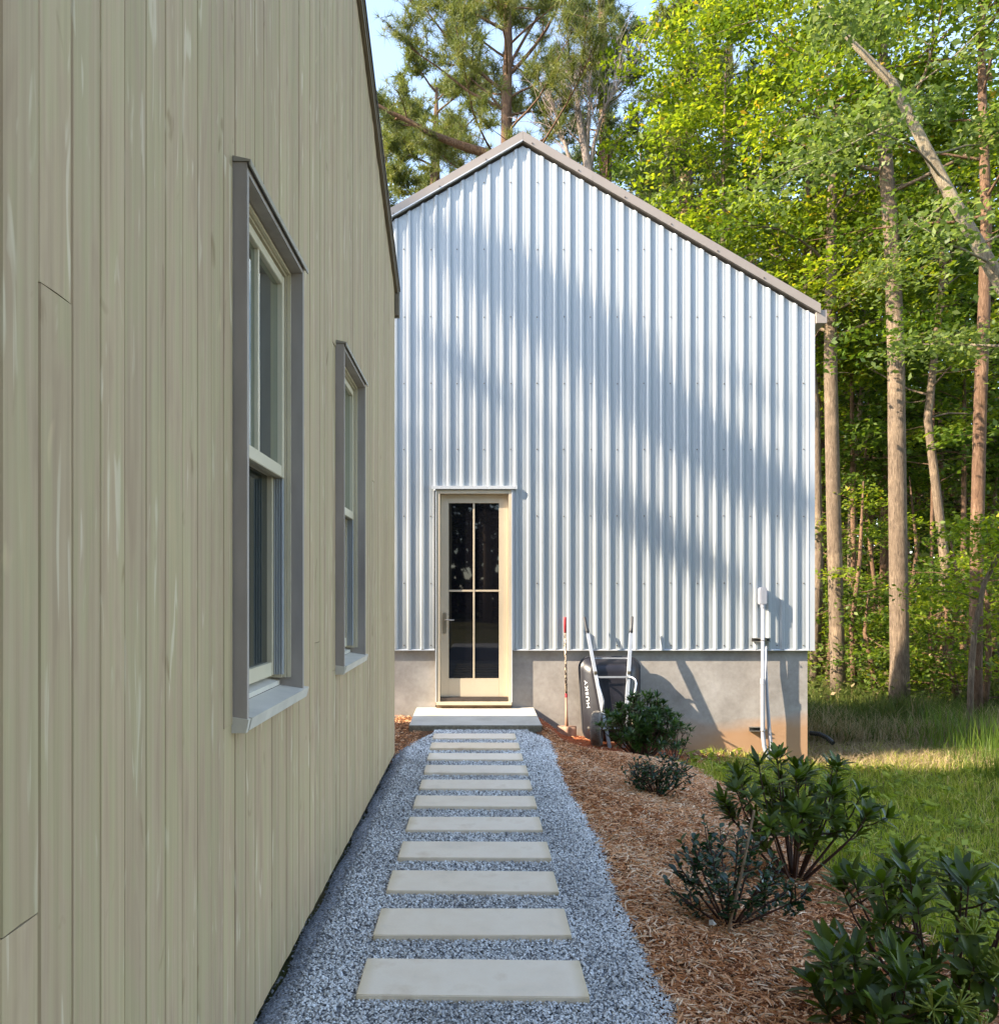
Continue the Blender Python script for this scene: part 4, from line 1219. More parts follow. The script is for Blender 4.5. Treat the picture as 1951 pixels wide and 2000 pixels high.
# braces and legs
def onrail(i_, zv):
    A, B = rails[i_]; t_ = (A.z - zv) / (A.z - B.z); return lerp(A, B, t_)
zc = sz(1317) ; 
pL, pR = onrail(0, zc), onrail(1, zc)
f = Vector((0, -0.03, 0))
m = MB(); m.beam(pL + f, pR + f, 0.012, 0.02); m.build("cross_brace", M['steel'], wb)
z2 = sz(1187 + 0); 
qL, qR = onrail(0, sz(1283)), onrail(1, sz(1283)); f2 = Vector((0, 0.035, 0))
m = MB(); m.beam(qL + f2, qR + f2, 0.02, 0.014); m.build("tray_brace", M['steel'], wb)
for i_, s_ in ((0, -1), (1, 1)):
    a_ = onrail(i_, zc) + f; b_ = onrail(i_, sz(1375))+ f*.3
    out = Vector(((0.0 if i_ == 0 else 0.065), -0.10, 0.0))
    m = MB()
    p1 = a_ + out * 0.85 + Vector((0, 0, -0.02)); p2 = a_ + out + Vector((0, 0, -0.06)); p3 = b_ + out * .9 + Vector((0, 0, 0.10)); 
    m.tube([a_, a_ + out * .5, p1, p2, p3, b_ + out * 0.3, b_], 0.011, 8); m.build("leg", M['steel'], wb, shade=True)
    m = MB(); k_ = onrail(i_, zc + 0.05) ; m.box(k_.x - 0.018, k_.x + 0.018, k_.y - 0.034, k_.y - 0.024, k_.z - 0.02, k_.z + 0.015)
    m.tube([k_ + Vector((0, -0.034, 0)), k_ + Vector((0, -0.045, 0))], 0.009, 6)
    m.build("bolt_plate", M['nickel'], wb)
m = MB(); b_ = onrail(0, sz(1379)); m.tube([b_ + Vector((0, -0.022, 0)), b_ + Vector((0, -0.038, 0))], 0.012, 8); m.build("bolt", M['nickel'], wb)
# place lettering on the left flank: between rings[2] and rings[3], mid height
e0 = (rings[2][13] + rings[2][14]) / 2; 
def flank(zv, mixf):
    def pick(rg):
        c_ = [v for v in rg if v.x < rc_x]
        c_.sort(key=lambda v: abs(v.z - zv)); 
        lo_ = max([v for v in c_ if v.z <= zv], key=lambda v: v.z); hi_ = min([v for v in c_ if v.z >= zv], key=lambda v: v.z)
        return lerp(lo_, hi_, (zv - lo_.z) / max(1e-6, hi_.z - lo_.z))
    return lerp(pick(rings[2]), pick(rings[3]), mixf)
za, zb = sz(1377), sz(1325)
pa, pb2 = flank(za, 0.45), flank(zb, 0.45)
xdir = (pb2 - pa).normalized()
acr = (flank((za + zb) / 2, 1.0) - flank((za + zb) / 2, 0.0)).normalized()
nrm = xdir.cross(acr).normalized()
if nrm.y > 0: nrm = -nrm
ydir = nrm.cross(xdir).normalized()
wid = max(v.co.x for v in tme.vertices)
sc = (pb2 - pa).length / wid
MX = Matrix(((xdir.x * sc, ydir.x * sc * .62, nrm.x * sc, 0), (xdir.y * sc, ydir.y * sc * .62, nrm.y * sc, 0), (xdir.z * sc, ydir.z * sc * .62, nrm.z * sc, 0), (0, 0, 0, 1)))
tr = pa + nrm * 0.006 - ydir * 0.012
for v in tme.vertices: v.co = (MX @ v.co) + tr

# ------------------------------------------------------------------ shrubs
def leaf_mesh(name, mat, L, W, fold=0.25, curve=0.25, tip=0.0):
    """leaf along +X, normal +Z"""
    prof_ = [(0.0, 0.03), (0.2, 0.6), (0.5, 1.0), (0.75, 0.75), (0.92, 0.35), (1.0, 0.0)]
    vs = []; fs = []
    for (u, w) in prof_:
        x_ = u * L; z_ = -curve * L * u * u
        vs += [(x_, -w * W / 2, z_ + fold * w * W / 2), (x_, 0, z_), (x_, w * W / 2, z_ + fold * w * W / 2)]
    for k in range(len(prof_) - 1):
        a_ = k * 3; fs += [(a_, a_ + 1, a_ + 4, a_ + 3), (a_ + 1, a_ + 2, a_ + 5, a_ + 4)]
    me = bpy.data.meshes.new(name); me.from_pydata(vs, [], fs); me.update()
    me.polygons.foreach_set("use_smooth", [True] * len(me.polygons)); me.materials.append(mat)
    return me, np.array(vs), fs

def shrub(label, base, height, rx, ry, nstem, whorl, leafspec, leafmat, lname="leaf", spread=1.0, opposite=False, seed=1, buds=0, low=0.35, clump=None, tmin=2):
    rs = random.Random(seed)
    root = thing("shrub", label, "shrub", base)
    bx, by, bz = base
    me, lv, lf = leaf_mesh("leaf", leafmat, *leafspec)
    L_, W_, fo, cu_ = leafspec
    variants = [me] + [leaf_mesh("leaf", leafmat, L_ * a_, W_ * b_, fo * c_, cu_ * d_)[0] for a_, b_, c_, d_ in ((.85, 1.15, .6, 2.6), (1.12, .9, 1.8, -.3), (.7, .95, 1.0, 1.4), (1.0, 1.05, .3, 3.6))]
    mats = []
    mb = MB()
    ends = []
    for s in range(nstem):
        a = s * 2.399 + rs.uniform(-.3, .3)
        rr_ = math.sqrt((s + 0.5) / nstem)
        ex, ey = rx * rr_ * math.cos(a) * rs.uniform(.85, 1.1), ry * rr_ * math.sin(a) * rs.uniform(.85, 1.1)
        ez = height * (1 - 0.45 * rr_ ** 2) * rs.uniform(0.82, 1.05)
        if clump: ez *= clump(ex, ey)
        p0 = Vector((ex * 0.06, ey * 0.06, -0.03)); p3 = Vector((ex, ey, ez))
        p1 = Vector((ex * 0.40, ey * 0.40, ez * 0.30)); p2 = Vector((ex * 0.85, ey * 0.85, ez * 0.65))
        pts_ = []
        for q in range(6):
            u = q / 5
            pts_.append(p0 * (1 - u) ** 3 + p1 * 3 * u * (1 - u) ** 2 + p2 * 3 * u * u * (1 - u) + p3 * u ** 3)
        mb.tube(pts_, [0.010 * (height / .7) * (1 - 0.75 * q / 5) for q in range(6)], 5, cap=False)
        ends.append((p3, (p3 - p2).normalized(), 1.0))
        for q in range(tmin):
            u = rs.uniform(0.35, 0.9); k = int(u * 5); pb_ = pts_[k].lerp(pts_[k + 1], u * 5 - k)
            dd = Vector((rs.uniform(-1, 1), rs.uniform(-1, 1), rs.uniform(0.2, 1.0))).normalized()
            dd = (dd + Vector((ex, ey, 0)).normalized() * .5).normalized()
            pe = pb_ + dd * rs.uniform(0.25, 0.5) * height * .42
            if pe.z < low * height * .6: pe.z = low * height * .6 + rs.uniform(0, .05)
            mb.tube([pb_, pb_.lerp(pe, .5) + Vector((0, 0, -.008)), pe], [0.005, 0.004, 0.0025], 4, cap=False)
            ends.append((pe, ((pe - pb_).normalized() + Vector((0, 0, .35))).normalized(), rs.uniform(.7, 1)))
    def place(p, d, up_, sc):
        x_ = d.normalized(); y_ = up_.cross(x_)
        if y_.length < 1e-4: y_ = x_.orthogonal()
        y_.normalize(); z_ = x_.cross(y_)
        mats.append(Matrix(((x_.x * sc, y_.x * sc, z_.x * sc, p.x), (x_.y * sc, y_.y * sc, z_.y * sc, p.y), (x_.z * sc, y_.z * sc, z_.z * sc, p.z), (0, 0, 0, 1))))
    for (e, d, sc) in ends:
        if not opposite:
            nw = max(5, int(whorl * sc))
            for tier in range(2):
                u_ = d.orthogonal().normalized(); w_ = d.cross(u_)
                for q in range(nw):
                    a = q * 2.399 + tier * 1.1 + rs.uniform(-.3, .3)
                    el = rs.uniform(0.15, 0.9) if tier == 0 else rs.uniform(0.9, 1.9)
                    rad = u_ * math.cos(a) + w_ * math.sin(a)
                    dr_ = (rad + d * el).normalized()
                    pp = e - d * (0.05 * (1 - tier) * rs.random() * leafspec[0] * 12) 
                    place(pp + rad * 0.004, dr_, (d * 1.0 - rad * 0.3 + Vector((0, 0, .3))).normalized(), rs.uniform(.7, 1.1) * sc)
        else:
            st_ = e - d * 0.16
            for q in range(whorl):
                pp = st_.lerp(e, q / (whorl - 1)); s_ = 1 if q % 2 else -1
                u_ = d.cross(Vector((rs.uniform(-.3, .3), rs.uniform(-.3, .3), 1))).normalized()
                dr_ = (u_ * s_ + d * rs.uniform(.3, .9) + Vector((0, 0, rs.uniform(-.1, .4)))).normalized()
                place(pp, dr_, Vector((rs.uniform(-.5, .5), rs.uniform(-.5, .5), 1)).normalized(), rs.uniform(.6, 1.1))
    mb.build("stem", M['stem'], root)
    camp = Vector((0, 0, HC)) - Vector(base)
    mats.sort(key=lambda mm: (mm.translation - camp).length - mm.translation.z * 1.5)
    for mm in mats[:290]:
        o = bpy.data.objects.new("leaf", rs.choice(variants)); o.parent = root; o.matrix_local = mm; col.objects.link(o)
    rest = mats[290:]
    if rest:
        A = np.array([np.array(mm) for mm in rest])
        P = np.einsum('nij,vj->nvi', A[:, :3, :3], lv) + A[:, None, :3, 3]
        nf = np.array(lf); Fc = (np.arange(len(rest))[:, None, None] * len(lv) + nf[None]).reshape(-1, 4)
        tint = np.repeat(rng.random(len(rest)), len(lv))
        o = np_obj("foliage", P.reshape(-1, 3), Fc, leafmat, root, tint=tint, smooth_=True); o["kind"] = "stuff"
    if buds:
        for q in range(buds):
            e, d, sc = sorted([x_ for x_ in ends if x_[0].z > height * .45], key=lambda x_: x_[0].y)[q * 2 % 6]
            mb = MB()
            c0 = e + d * 0.045 + Vector((0, -0.03, 0.01))
            for k in range(22):
                dd = (Vector((rs.gauss(0, 1), rs.gauss(0, 1), rs.gauss(.4, .8)))).normalized()
                tip_ = c0 + dd * rs.uniform(.04, .07)
                mb.tube([c0, tip_], 0.0018, 3, cap=False); mb.tube([tip_, tip_ + dd * .008], 0.0045, 4)
            mb.build("flower_cluster", M['bud'], root)
    return root
def gb(x_, y_): return (x_, y_, g1(x_, y_) - 0.01)
shrub("bushy narrow-leaved green shrub in front of the upturned wheelbarrow", gb(1.70, 7.93), 0.66, 0.42, 0.34, 52, 14, (0.082, 0.021, 0.2, 0.18), M['leaf_narrow'], seed=3, tmin=2)
shrub("low narrow-leaved sprig between the wheelbarrow shrub and the concrete wall", gb(2.13, 8.35), 0.50, 0.20, 0.16, 8, 9, (0.08, 0.019, 0.2, 0.18), M['leaf_narrow'], seed=5, tmin=2)
shrub("small dark blue-green shrub on the mulch below the wheelbarrow shrub", gb(1.37, 5.90), 0.36, 0.29, 0.24, 20, 9, (0.052, 0.025, 0.3, 0.1), M['leaf_holly'], seed=8, opposite=True, tmin=3, low=.5)
shrub("broad bright-leaved shrub with upright branches beside the lawn edge", gb(1.79, 4.36), 0.72, 0.46, 0.34, 22, 10, (0.105, 0.031, 0.25, 0.15), M['leaf_shrub'], seed=12, tmin=2)
shrub("open dark shrub with small oval leaves growing round the wooden stake", gb(1.16, 3.55), 0.50, 0.36, 0.28, 17, 12, (0.050, 0.026, 0.3, 0.1), M['leaf_holly'], seed=17, opposite=True, tmin=3, low=.4, clump=lambda x, y: 1.12 - 0.5 * abs(x + 0.03) / .36)
shrub("large glossy shrub in the bottom right corner reaching over the lawn edge", gb(1.70, 2.80), 0.68, 0.42, 0.32, 18, 8, (0.105, 0.033, 0.25, 0.12), M['leaf_shrub'], seed=23, buds=3, tmin=2)
shrub("lower glossy shrub with yellow-green flower clusters at the bottom edge, left of the corner shrub", gb(1.29, 2.46), 0.42, 0.24, 0.22, 12, 9, (0.095, 0.032, 0.25, 0.12), M['leaf_shrub'], seed=29, buds=3, tmin=2)
m = MB(); p0 = world_at(1419, 1818, 3.40); p0.z = g1(p0.x, p0.y) - 0.02; p1 = world_at(1473, 1583, 3.45)
m.tube([p0, p0.lerp(p1, .5) + Vector((.004, 0, 0)), p1], [0.006, 0.006, 0.005], 7)
tag(m.build("wooden_stake", M['stake']), "thin leaning wooden stake in the small-leaved shrub on the mulch", "stake")

# ------------------------------------------------------------------ trees
def quads_for(P, N, size, asp=0.55, tint=None):
    """rhombic leaves at P with normals N"""
    n = len(P); u, w = basis(N)
    s = (size * (0.6 + 0.8 * rng.random(n)))[:, None]
    V = np.stack([P - u * s * .5, P + w * s * .5 * asp - u * s * .08 + N * s * .06, P + u * s * .5, P - w * s * .5 * asp - u * s * .08 + N * s * .06], 1).reshape(-1, 3)
    return V, (np.arange(n)[:, None] * 4 + np.arange(4)[None])

def spray_leaves(centers, per, rad, flat, size, tilt=0.55, tone=None):
    """centers (k,3) -> leaves"""
    k = len(centers)
    C = np.repeat(centers, per, 0); n = len(C)
    off = rng.normal(size=(n, 3)) * np.array([rad, rad, rad * flat]) * 0.6
    P = C + off
    P[:, 2] -= 0.25 * np.hypot(off[:, 0], off[:, 1]) ** 2 / max(rad, .01)
    N = unit(np.array([0, 0, 1.0]) + rng.normal(size=(n, 3)) * tilt)
    V, Fq = quads_for(P, N, size)
    tn = rng.beta(2, 2, n) + (0 if tone is None else np.repeat(tone, per))
    return V, Fq, np.repeat(np.clip(tn, 0, 1), 4)

def needle_tufts(centers, dirs, per, L, w=0.010):
    k = len(centers); C = np.repeat(centers, per, 0); D = np.repeat(dirs, per, 0); n = len(C)
    d = unit(D * 0.55 + unit(rng.normal(size=(n, 3))) * 0.9)
    u, _ = basis(d)
    l = (L * (0.7 + 0.5 * rng.random(n)))[:, None]
    st_ = C + D * (rng.random(n)[:, None] - .6) * L * 0.8
    V = np.stack([st_ - u * w * .5, st_ + u * w * .5, st_ + d * l], 1).reshape(-1, 3)
    Fc = np.arange(n)[:, None] * 3 + np.arange(3)[None]
    tn = np.clip(np.repeat(rng.beta(2, 2, k), per) * .8 + .2 * rng.random(n), 0, 1)
    return V, Fc, np.repeat(tn, 3)

def polyline(p0, d0, L, nseg, rs, droop=0.0, wob=0.15):
    p = Vector(p0); d = Vector(d0).normalized(); out = [p.copy()]
    for k in range(nseg):
        d = (d + Vector((rs.uniform(-wob, wob), rs.uniform(-wob, wob), rs.uniform(-wob, wob) + droop))).normalized()
        p = p + d * (L / nseg); out.append(p.copy())
    return out

def along(path, t_):
    d = [(path[k + 1] - path[k]).length for k in range(len(path) - 1)]
    r = max(0.0, min(1.0, t_)) * sum(d)
    for k, x_ in enumerate(d):
        if r <= x_ or k == len(d) - 1: return path[k].lerp(path[k + 1], min(1.0, r / max(x_, 1e-9)))
        r -= x_

def finish_tree(root, tk, br, barkm, V=None, Fc=None, mat=None, tn=None):
    tk.build("trunk", barkm, root, shade=True)
    if br.v: tag(br.build("branches", barkm, root, shade=True), kind='stuff')
    if V is not None:
        o = np_obj("crown", V, Fc, mat, root, tint=tn)

def broadleaf(label, path, radii, nl, t0, crown_r, leafm, barkm, seed, per=26, size=0.11, sprays=4, subs=5, group=None, name="broadleaf_tree", up=(0.1, 0.7), bias=None, flat=0.28, rad=0.34, extra=None, cat="tree", lowtwigs=0):
    rs = random.Random(seed)
    root = thing(name, label, cat, tuple(path[0]), group)
    o_ = Vector(path[0])
    path = [Vector(p) - o_ for p in path]
    tk = MB(); br = MB()
    tk.tube(path, radii, 12)
    cs = []
    for k in range(nl):
        t_ = t0 + (1 - t0) * (k + rs.random() * .8) / nl
        p0 = along(path, min(t_, 1.0))
        a = k * 2.399 + rs.uniform(-.5, .5)
        if bias is not None and rs.random() < 0.5: a = bias + rs.uniform(-.9, .9)
        el = rs.uniform(*up)
        v = (t_ - t0) / (1 - t0 + 1e-6)
        L = crown_r * (0.55 + 0.75 * math.sin(math.pi * min(1, 0.25 + v * .75))) * rs.uniform(.7, 1.1)
        r0 = max(0.012, 0.30 * radii[min(len(radii) - 1, int(t_ * (len(radii) - 1)))])
        lp_ = polyline(p0, (math.cos(a), math.sin(a), el), L, 6, rs, -0.02, .2)
        br.tube(lp_, [r0 * (1 - .85 * q / 6) for q in range(7)], 6, cap=False)
        for s_ in range(subs):
            u = rs.uniform(.3, 1.0); q0 = along(lp_, u)
            dd = (lp_[-1] - lp_[0]).normalized() + Vector((rs.uniform(-1, 1), rs.uniform(-1, 1), rs.uniform(-.35, .5)))
            sp = polyline(q0, dd, L * rs.uniform(.25, .45), 3, rs, -0.05, .2)
            br.tube(sp, [r0 * .22, r0 * .16, r0 * .10, r0 * .05], 4, cap=False)
            for z_ in range(sprays):
                cs.append(along(sp, (z_ + .6) / sprays) + Vector((rs.gauss(0, .15), rs.gauss(0, .15), rs.gauss(0, .06))))
    if extra:
        cs += [Vector(e) - o_ for e in extra]
    for _ in range(lowtwigs):
        p0 = along(path, rs.uniform(.15, t0 + .15)); a = rs.uniform(0, 6.28)
        tw = polyline(p0, (math.cos(a), math.sin(a), rs.uniform(-.3, .2)), rs.uniform(.4, 1.2), 5, rs, 0, .45)
        br.tube(tw, [.012, .009, .007, .005, .004, .002], 4, cap=False)
    C = np.array([tuple(c) for c in cs])
    tone = rng.normal(size=len(C)) * 0.10
    V, Fq, tn = spray_leaves(C, per, rad, flat, size, tone=tone)
    finish_tree(root, tk, br, barkm, V, Fq, leafm, tn)
    return root

def pine(label, path, radii, nl, t0, crown_r, leafm, seed, group=None, per=13, L=0.17, tufts=9, subs=6, extra_limbs=(), up=(0.1, .8), name="pine_tree", w=0.011):
    rs = random.Random(seed)
    root = thing(name, label, "tree", tuple(path[0]), group)
    o_ = Vector(path[0]); path = [Vector(p) - o_ for p in path]
    tk = MB(); br = MB(); tk.tube(path, radii, 10)
    cs = []; ds = []
    limbs = []
    for k in range(nl):
        t_ = t0 + (1 - t0) * (k + rs.random() * .7) / nl
        v = (t_ - t0) / (1 - t0)
        a = k * 2.399 + rs.uniform(-.4, .4)
        Ln = crown_r * (1.0 - 0.55 * v) * rs.uniform(.65, 1.15)
        limbs.append((along(path, t_), Vector((math.cos(a), math.sin(a), rs.uniform(*up))), Ln, max(.02, .30 * radii[min(len(radii) - 1, int(t_ * (len(radii) - 1)))])))
    for (p, d, Ln, r0) in extra_limbs:
        limbs.append((Vector(p) - o_, Vector(d), Ln, r0))
    for (p0, d, Ln, r0) in limbs:
        lp_ = polyline(p0, d, Ln, 7, rs, 0.03, .16)
        br.tube(lp_, [r0 * (1 - .85 * q / 7) for q in range(8)], 6, cap=False)
        for s_ in range(subs):
            u = rs.uniform(.3, 1.0); q0 = along(lp_, u)
            dd = (lp_[-1] - lp_[0]).normalized() * .7 + Vector((rs.uniform(-1, 1), rs.uniform(-1, 1), rs.uniform(-.25, .8)))
            sp = polyline(q0, dd, Ln * rs.uniform(.18, .42), 4, rs, 0.05, .22)
            br.tube(sp, [r0 * .25, r0 * .2, r0 * .15, r0 * .1, r0 * .05], 4, cap=False)
            for z_ in range(tufts):
                if rs.random() < .45:
                    c_ = along(sp, .3 + .7 * rs.random()); e_ = c_
                else:
                    c_ = along(sp, .45 + .55 * rs.random()); d3 = Vector((rs.gauss(0, 1), rs.gauss(0, 1), rs.gauss(.3, .8))).normalized()
                    e_ = c_ + d3 * rs.uniform(.12, .38)
                    br.tube([c_, e_], [.006, .003], 3, cap=False)
                cs.append(e_); dv = (e_ - c_) if (e_ - c_).length > 0.01 else (sp[-1] - sp[0])
                ds.append((dv.normalized() + Vector((0, 0, .4))).normalized())
    C = np.array([tuple(c) for c in cs]); D = np.array([tuple(d) for d in ds])
    V, Fc, tn = needle_tufts(C, D, per, L, w)
    finish_tree(root, tk, br, M['bark_pine'], V, Fc, leafm, tn)
    return root

def W(px, py, z): return world_at(px, py, z)
def gpt(px, z):
    x_ = (px - 934) / F * z; return Vector((x_, z, g1(x_, z) - 0.15))

# tree 1: big straight grey trunk
broadleaf("tall oak with the thick straight trunk in the middle of the right-hand woodland edge",
          [gpt(1756, 14.0), W(1757, 1300, 14.0), W(1753, 1000, 14.0), W(1750, 700, 14.0), W(1742, 480, 14.0), W(1728, 290, 14.0), W(1722, 60, 14.0), W(1735, -250, 14.0)],
          [0.20, 0.165, 0.155, 0.146, 0.135, 0.118, 0.085, 0.03], 18, 0.62, 2.6, M['leaf_mid'], M['bark_oak'], 31, per=26, size=0.105,
          extra=[W(1600 + i_ * 17 + random.uniform(-25, 25), 655 + 28 * math.sin(i_ * .9) + random.uniform(-35, 40), 13.3 + random.uniform(-.6, .3)) for i_ in range(15)] + [W(1790 + random.uniform(-60, 90), 640 + random.uniform(-40, 55), 13.3) for _ in range(8)], lowtwigs=10)
broadleaf("slender grey-barked tree nearest the shed's right corner",
          [gpt(1638, 15.5), W(1636, 1300, 15.5), W(1628, 1000, 15.5), W(1622, 720, 15.5), W(1622, 560, 15.5), W(1625, 380, 15.5), W(1635, 120, 15.6)],
          [0.165, 0.145, 0.138, 0.128, 0.11, 0.09, 0.04], 16, 0.55, 2.3, M['leaf_mid'], M['bark_oak'], 37, per=26, size=0.11, lowtwigs=6)
broadleaf("tall reddish-barked tree near the right edge of the picture",
          [gpt(1903, 13.0), W(1905, 1300, 13), W(1908, 1050, 13), W(1914, 800, 13), W(1922, 600, 13), W(1926, 420, 13), W(1918, 180, 13), W(1915, -200, 13)],
          [0.13, 0.105, 0.103, 0.10, 0.095, 0.085, 0.065, 0.03], 18, 0.58, 2.4, M['leaf_mid'], M['bark_pine'], 41, per=26, size=0.105, lowtwigs=5)
broadleaf("leaning pale-barked tree crossing the upper right corner of the picture",
          [Vector((10.6, 10.6, -0.75)), W(2130, 840, 10.6), W(1951, 548, 10.8), W(1866, 400, 10.9), W(1796, 265, 11), W(1742, 160, 11), W(1672, 90, 11.1), W(1598, 5, 11.2)],
          [0.17, 0.13, 0.095, 0.085, 0.072, 0.06, 0.042, 0.02], 14, 0.45, 2.0, M['leaf_pale'], M['bark_pale'], 43, per=26, size=0.10, up=(-.2, .5))
# bright understorey maples (multi layered sprays)
def maple(label, px, z, topy, r_, seed, leafm=None, t0=.3, nl=20, per=30, size=0.10, **k):
    ro = 0.018 * r_ + .03
    b = gpt(px, z); tp = W(px + random.uniform(-15, 15), topy, z)
    pth = [b] + [b.lerp(tp, u) + Vector((random.uniform(-.18, .18), random.uniform(-.1, .1), 0)) for u in (.2, .4, .6, .8)] + [tp]
    return broadleaf(label, pth, [ro * 1.5, ro * 1.2, ro, ro * .8, ro * .5, ro * .2], nl, t0, r_, leafm or M['leaf_bright'], M['bark_oak'], seed, per=per, size=size, name="maple_tree", flat=.22, **k)
maple("bright yellow-green maple rising behind the right slope of the shed roof", 1420, 17.2, 95, 2.7, 51, t0=.45, nl=34, per=32, size=0.115)
maple("bright maple crown at the top right between the leaning tree and the pines", 1590, 16.4, -60, 2.7, 53, t0=.45, nl=34, per=32, size=0.115)
maple("sunlit maple at the right edge behind the leaning pale tree", 1830, 15.5, -30, 2.6, 57, t0=.4, nl=30, per=30, size=0.115)
maple("mid-height green maple just behind the shed's right corner", 1530, 18.5, 420, 2.4, 59, t0=.4, nl=22, per=30, size=0.12)
maple("low bright maple leaning over the shed's gutter", 1680, 18.5, 330, 2.3, 61, M['leaf_mid'], t0=.35, nl=22, per=28, size=0.12)
maple("small pale-leaved maple right of the ridge, behind the roof", 1290, 18.0, 330, 1.5, 63, M['leaf_pale'], t0=.6, nl=14, per=26, size=0.11)
# thin curved trunk at right edge
broadleaf("thin curving sapling at the right edge with bare lower stem",
          [gpt(1893, 11.2), W(1896, 1330, 11.2), W(1903, 1230, 11.2), W(1922, 1140, 11.2), W(1948, 1090, 11.2), W(1990, 1000, 11.2)],
          [.045, .04, .038, .034, .03, .02], 6, .5, .9, M['leaf_bright'], M['bark_oak'], 67, per=22, size=.09, name="sapling")
# understorey saplings
us = random.Random(5)
spots = [(1612, 17, 880, 1.0), (1665, 16, 940, 1.1), (1690, 19, 760, 1.5), (1735, 21, 700, 1.7), (1790, 18, 930, 1.4), (1838, 20, 760, 1.6), (1872, 14.5, 1040, 1.1), (1925, 13.6, 1080, 1.0),
         (1960, 15, 980, 1.4), (1820, 15, 1150, .9), (1705, 15.5, 1160, .9), (1635, 21, 620, 1.7), (1800, 26, 640, 2.2), (1900, 22, 700, 1.9), (1720, 26, 560, 2.2), (1605, 24, 700, 1.6), (1950, 18.5, 860, 1.5), (1660, 19, 1180, 1.0), (1750, 17, 1210, .8)]
UL = ["hugging the shed's right wall at mid height", "just left of the slender grey-barked trunk's foot", "between the slender grey trunk and the thick oak trunk", "directly behind the thick oak trunk's upper half",
      "just right of the thick oak trunk", "midway between oak and reddish trunk", "in front of the reddish trunk's lower half", "at the right edge, nearest the lawn",
      "at the very right edge of the picture", "low on the ground right of the oak trunk", "low on the ground left of the oak trunk", "reaching the gutter level behind the shed corner", "farthest back right of the oak, in deep shade",
      "farthest back behind the reddish trunk", "farthest back left of the oak, in deep shade", "farthest back beside the shed's edge", "behind the reddish trunk near the right edge", "ankle-high beside the slender trunk's foot", "ankle-high directly at the oak trunk's foot"]
adj = ["thin sunlit sapling with layered leaves in the understorey"]
for k, (px, z, ty, r_) in enumerate(spots):
    b = gpt(px + us.uniform(-12, 12), z); tp = W(px + us.uniform(-25, 25), ty, z)
    pth = [b, b.lerp(tp, .33) + Vector((us.uniform(-.15, .15), 0, 0)), b.lerp(tp, .66) + Vector((us.uniform(-.2, .2), 0, 0)), tp]
    big = r_ > 1.4
    broadleaf(("spreading young tree" if big else "low thin sapling") + " with layered leaves " + UL[k], pth, [.05 + .02 * r_, .05, .04, .015], 20 if big else 13, .12, r_, M['leaf_bright'] if k % 2 else M['leaf_mid'], M['bark_pine'], 100 + k,
              per=17, size=.09 if z < 18 else .115, group="young understorey trees right of the shed", name="understorey_tree", flat=.14, up=(-.1, .3), subs=4, sprays=3)

# bare trunks in the shade
for k, (px, z, ty, r_, lx) in enumerate([(1669, 18, 930, .09, -8), (1722, 20, 900, .19, 25), (1842, 22, 860, .10, -10), (1880, 17, 1120, .09, 4), (1601, 19, 600, .17, -4), (1790, 28, 700, .14, 5), (1770, 27, 760, .08, 2), (1856, 30, 640, .2, 6), (1935, 26, 640, .2, 0), (1700, 32, 640, .18, 0), (1815, 16.5, 1180, .06, 10), (1648, 27, 700, .16, 6), (1893, 24, 700, .12, -12)]):
    b = gpt(px, z); tp = W(px + lx, ty - 500, z)
    lab = ("thin" if r_ < .12 else "sturdy") + " bare forest trunk " + ["with broken low twigs right of the slender grey tree", "slanting behind the oak's left side", "pale and upright right of the oak", "short, left of the reddish trunk", "half hidden behind the shed's right corner",
           "far back close to the oak's right side", "leaning slightly, just right of the oak", "far back midway to the reddish trunk", "at the right edge behind the reddish trunk", "farthest back, left of the oak", "short stem low between oak and reddish trunk", "far back beside the slender grey tree", "far back just left of the reddish trunk"][k]
    broadleaf(lab, [b, b.lerp(tp, .25), b.lerp(tp, .5), b.lerp(tp, .75), tp], [r_ * .8, r_ * .68, r_ * .6, r_ * .45, r_ * .2], 10, .6, 1.8, M['leaf_mid'], M['bark_pine'], 200 + k, per=20, size=.15, group="bare trunks in the shade of the wood", name="forest_tree", subs=4, sprays=3, lowtwigs=4)

# pines behind the shed
pine("tall pine behind the shed roof, left of the ridge",
     [Vector((0.72, 18, -.3)), W(990, 330, 18), W(989, 200, 18), W(993, 80, 18), W(990, 0, 18), W(996, -260, 18)], [.24, .155, .125, .10, .085, .02], 34, .52, 3.4, M['needle'], 71,
     extra_limbs=[(W(985, 180, 18), (-1, .1, .75), 3.4, .045), (W(985, 215, 18), (-1, -.2, .5), 3.2, .04), (W(989, 150, 18), (1, 0, .75), 3.2, .05), (W(993, 130, 18), (.8, .3, 1.1), 3.0, .045), (W(989, 60, 18), (-1, .2, .6), 2.8, .04), (W(955, 300, 17.6), (-1, -.05, .34), 3.4, .11), (W(990, 225, 18), (1, .2, .55), 2.2, .03), (W(988, 20, 18), (-1, .0, .35), 2.6, .035), (W(988, 0, 18), (1, .0, .5), 2.6, .035)], tufts=13, subs=8, per=30, L=.22, w=.012)
pine("dark pine to the right of the ridge behind the bare twigs", [Vector((4.0, 24, -.3)), W(1182, 300, 24), W(1178, 100, 24), W(1170, -150, 24)], [.3, .2, .16, .06], 30, .45, 2.9, M['needle_blue'], 73, tufts=12, subs=7, per=20, L=.23, w=.026)
pine("pine with a pointed top between the ridge and the bright maple", [Vector((6.0, 22.5, -.3)), W(1340, 300, 22.5), W(1345, 120, 22.5), W(1335, 20, 22.5)], [.3, .18, .12, .03], 30, .45, 2.5, M['needle'], 77, tufts=12, subs=8, per=20, L=.22, w=.024, up=(.2, .9))
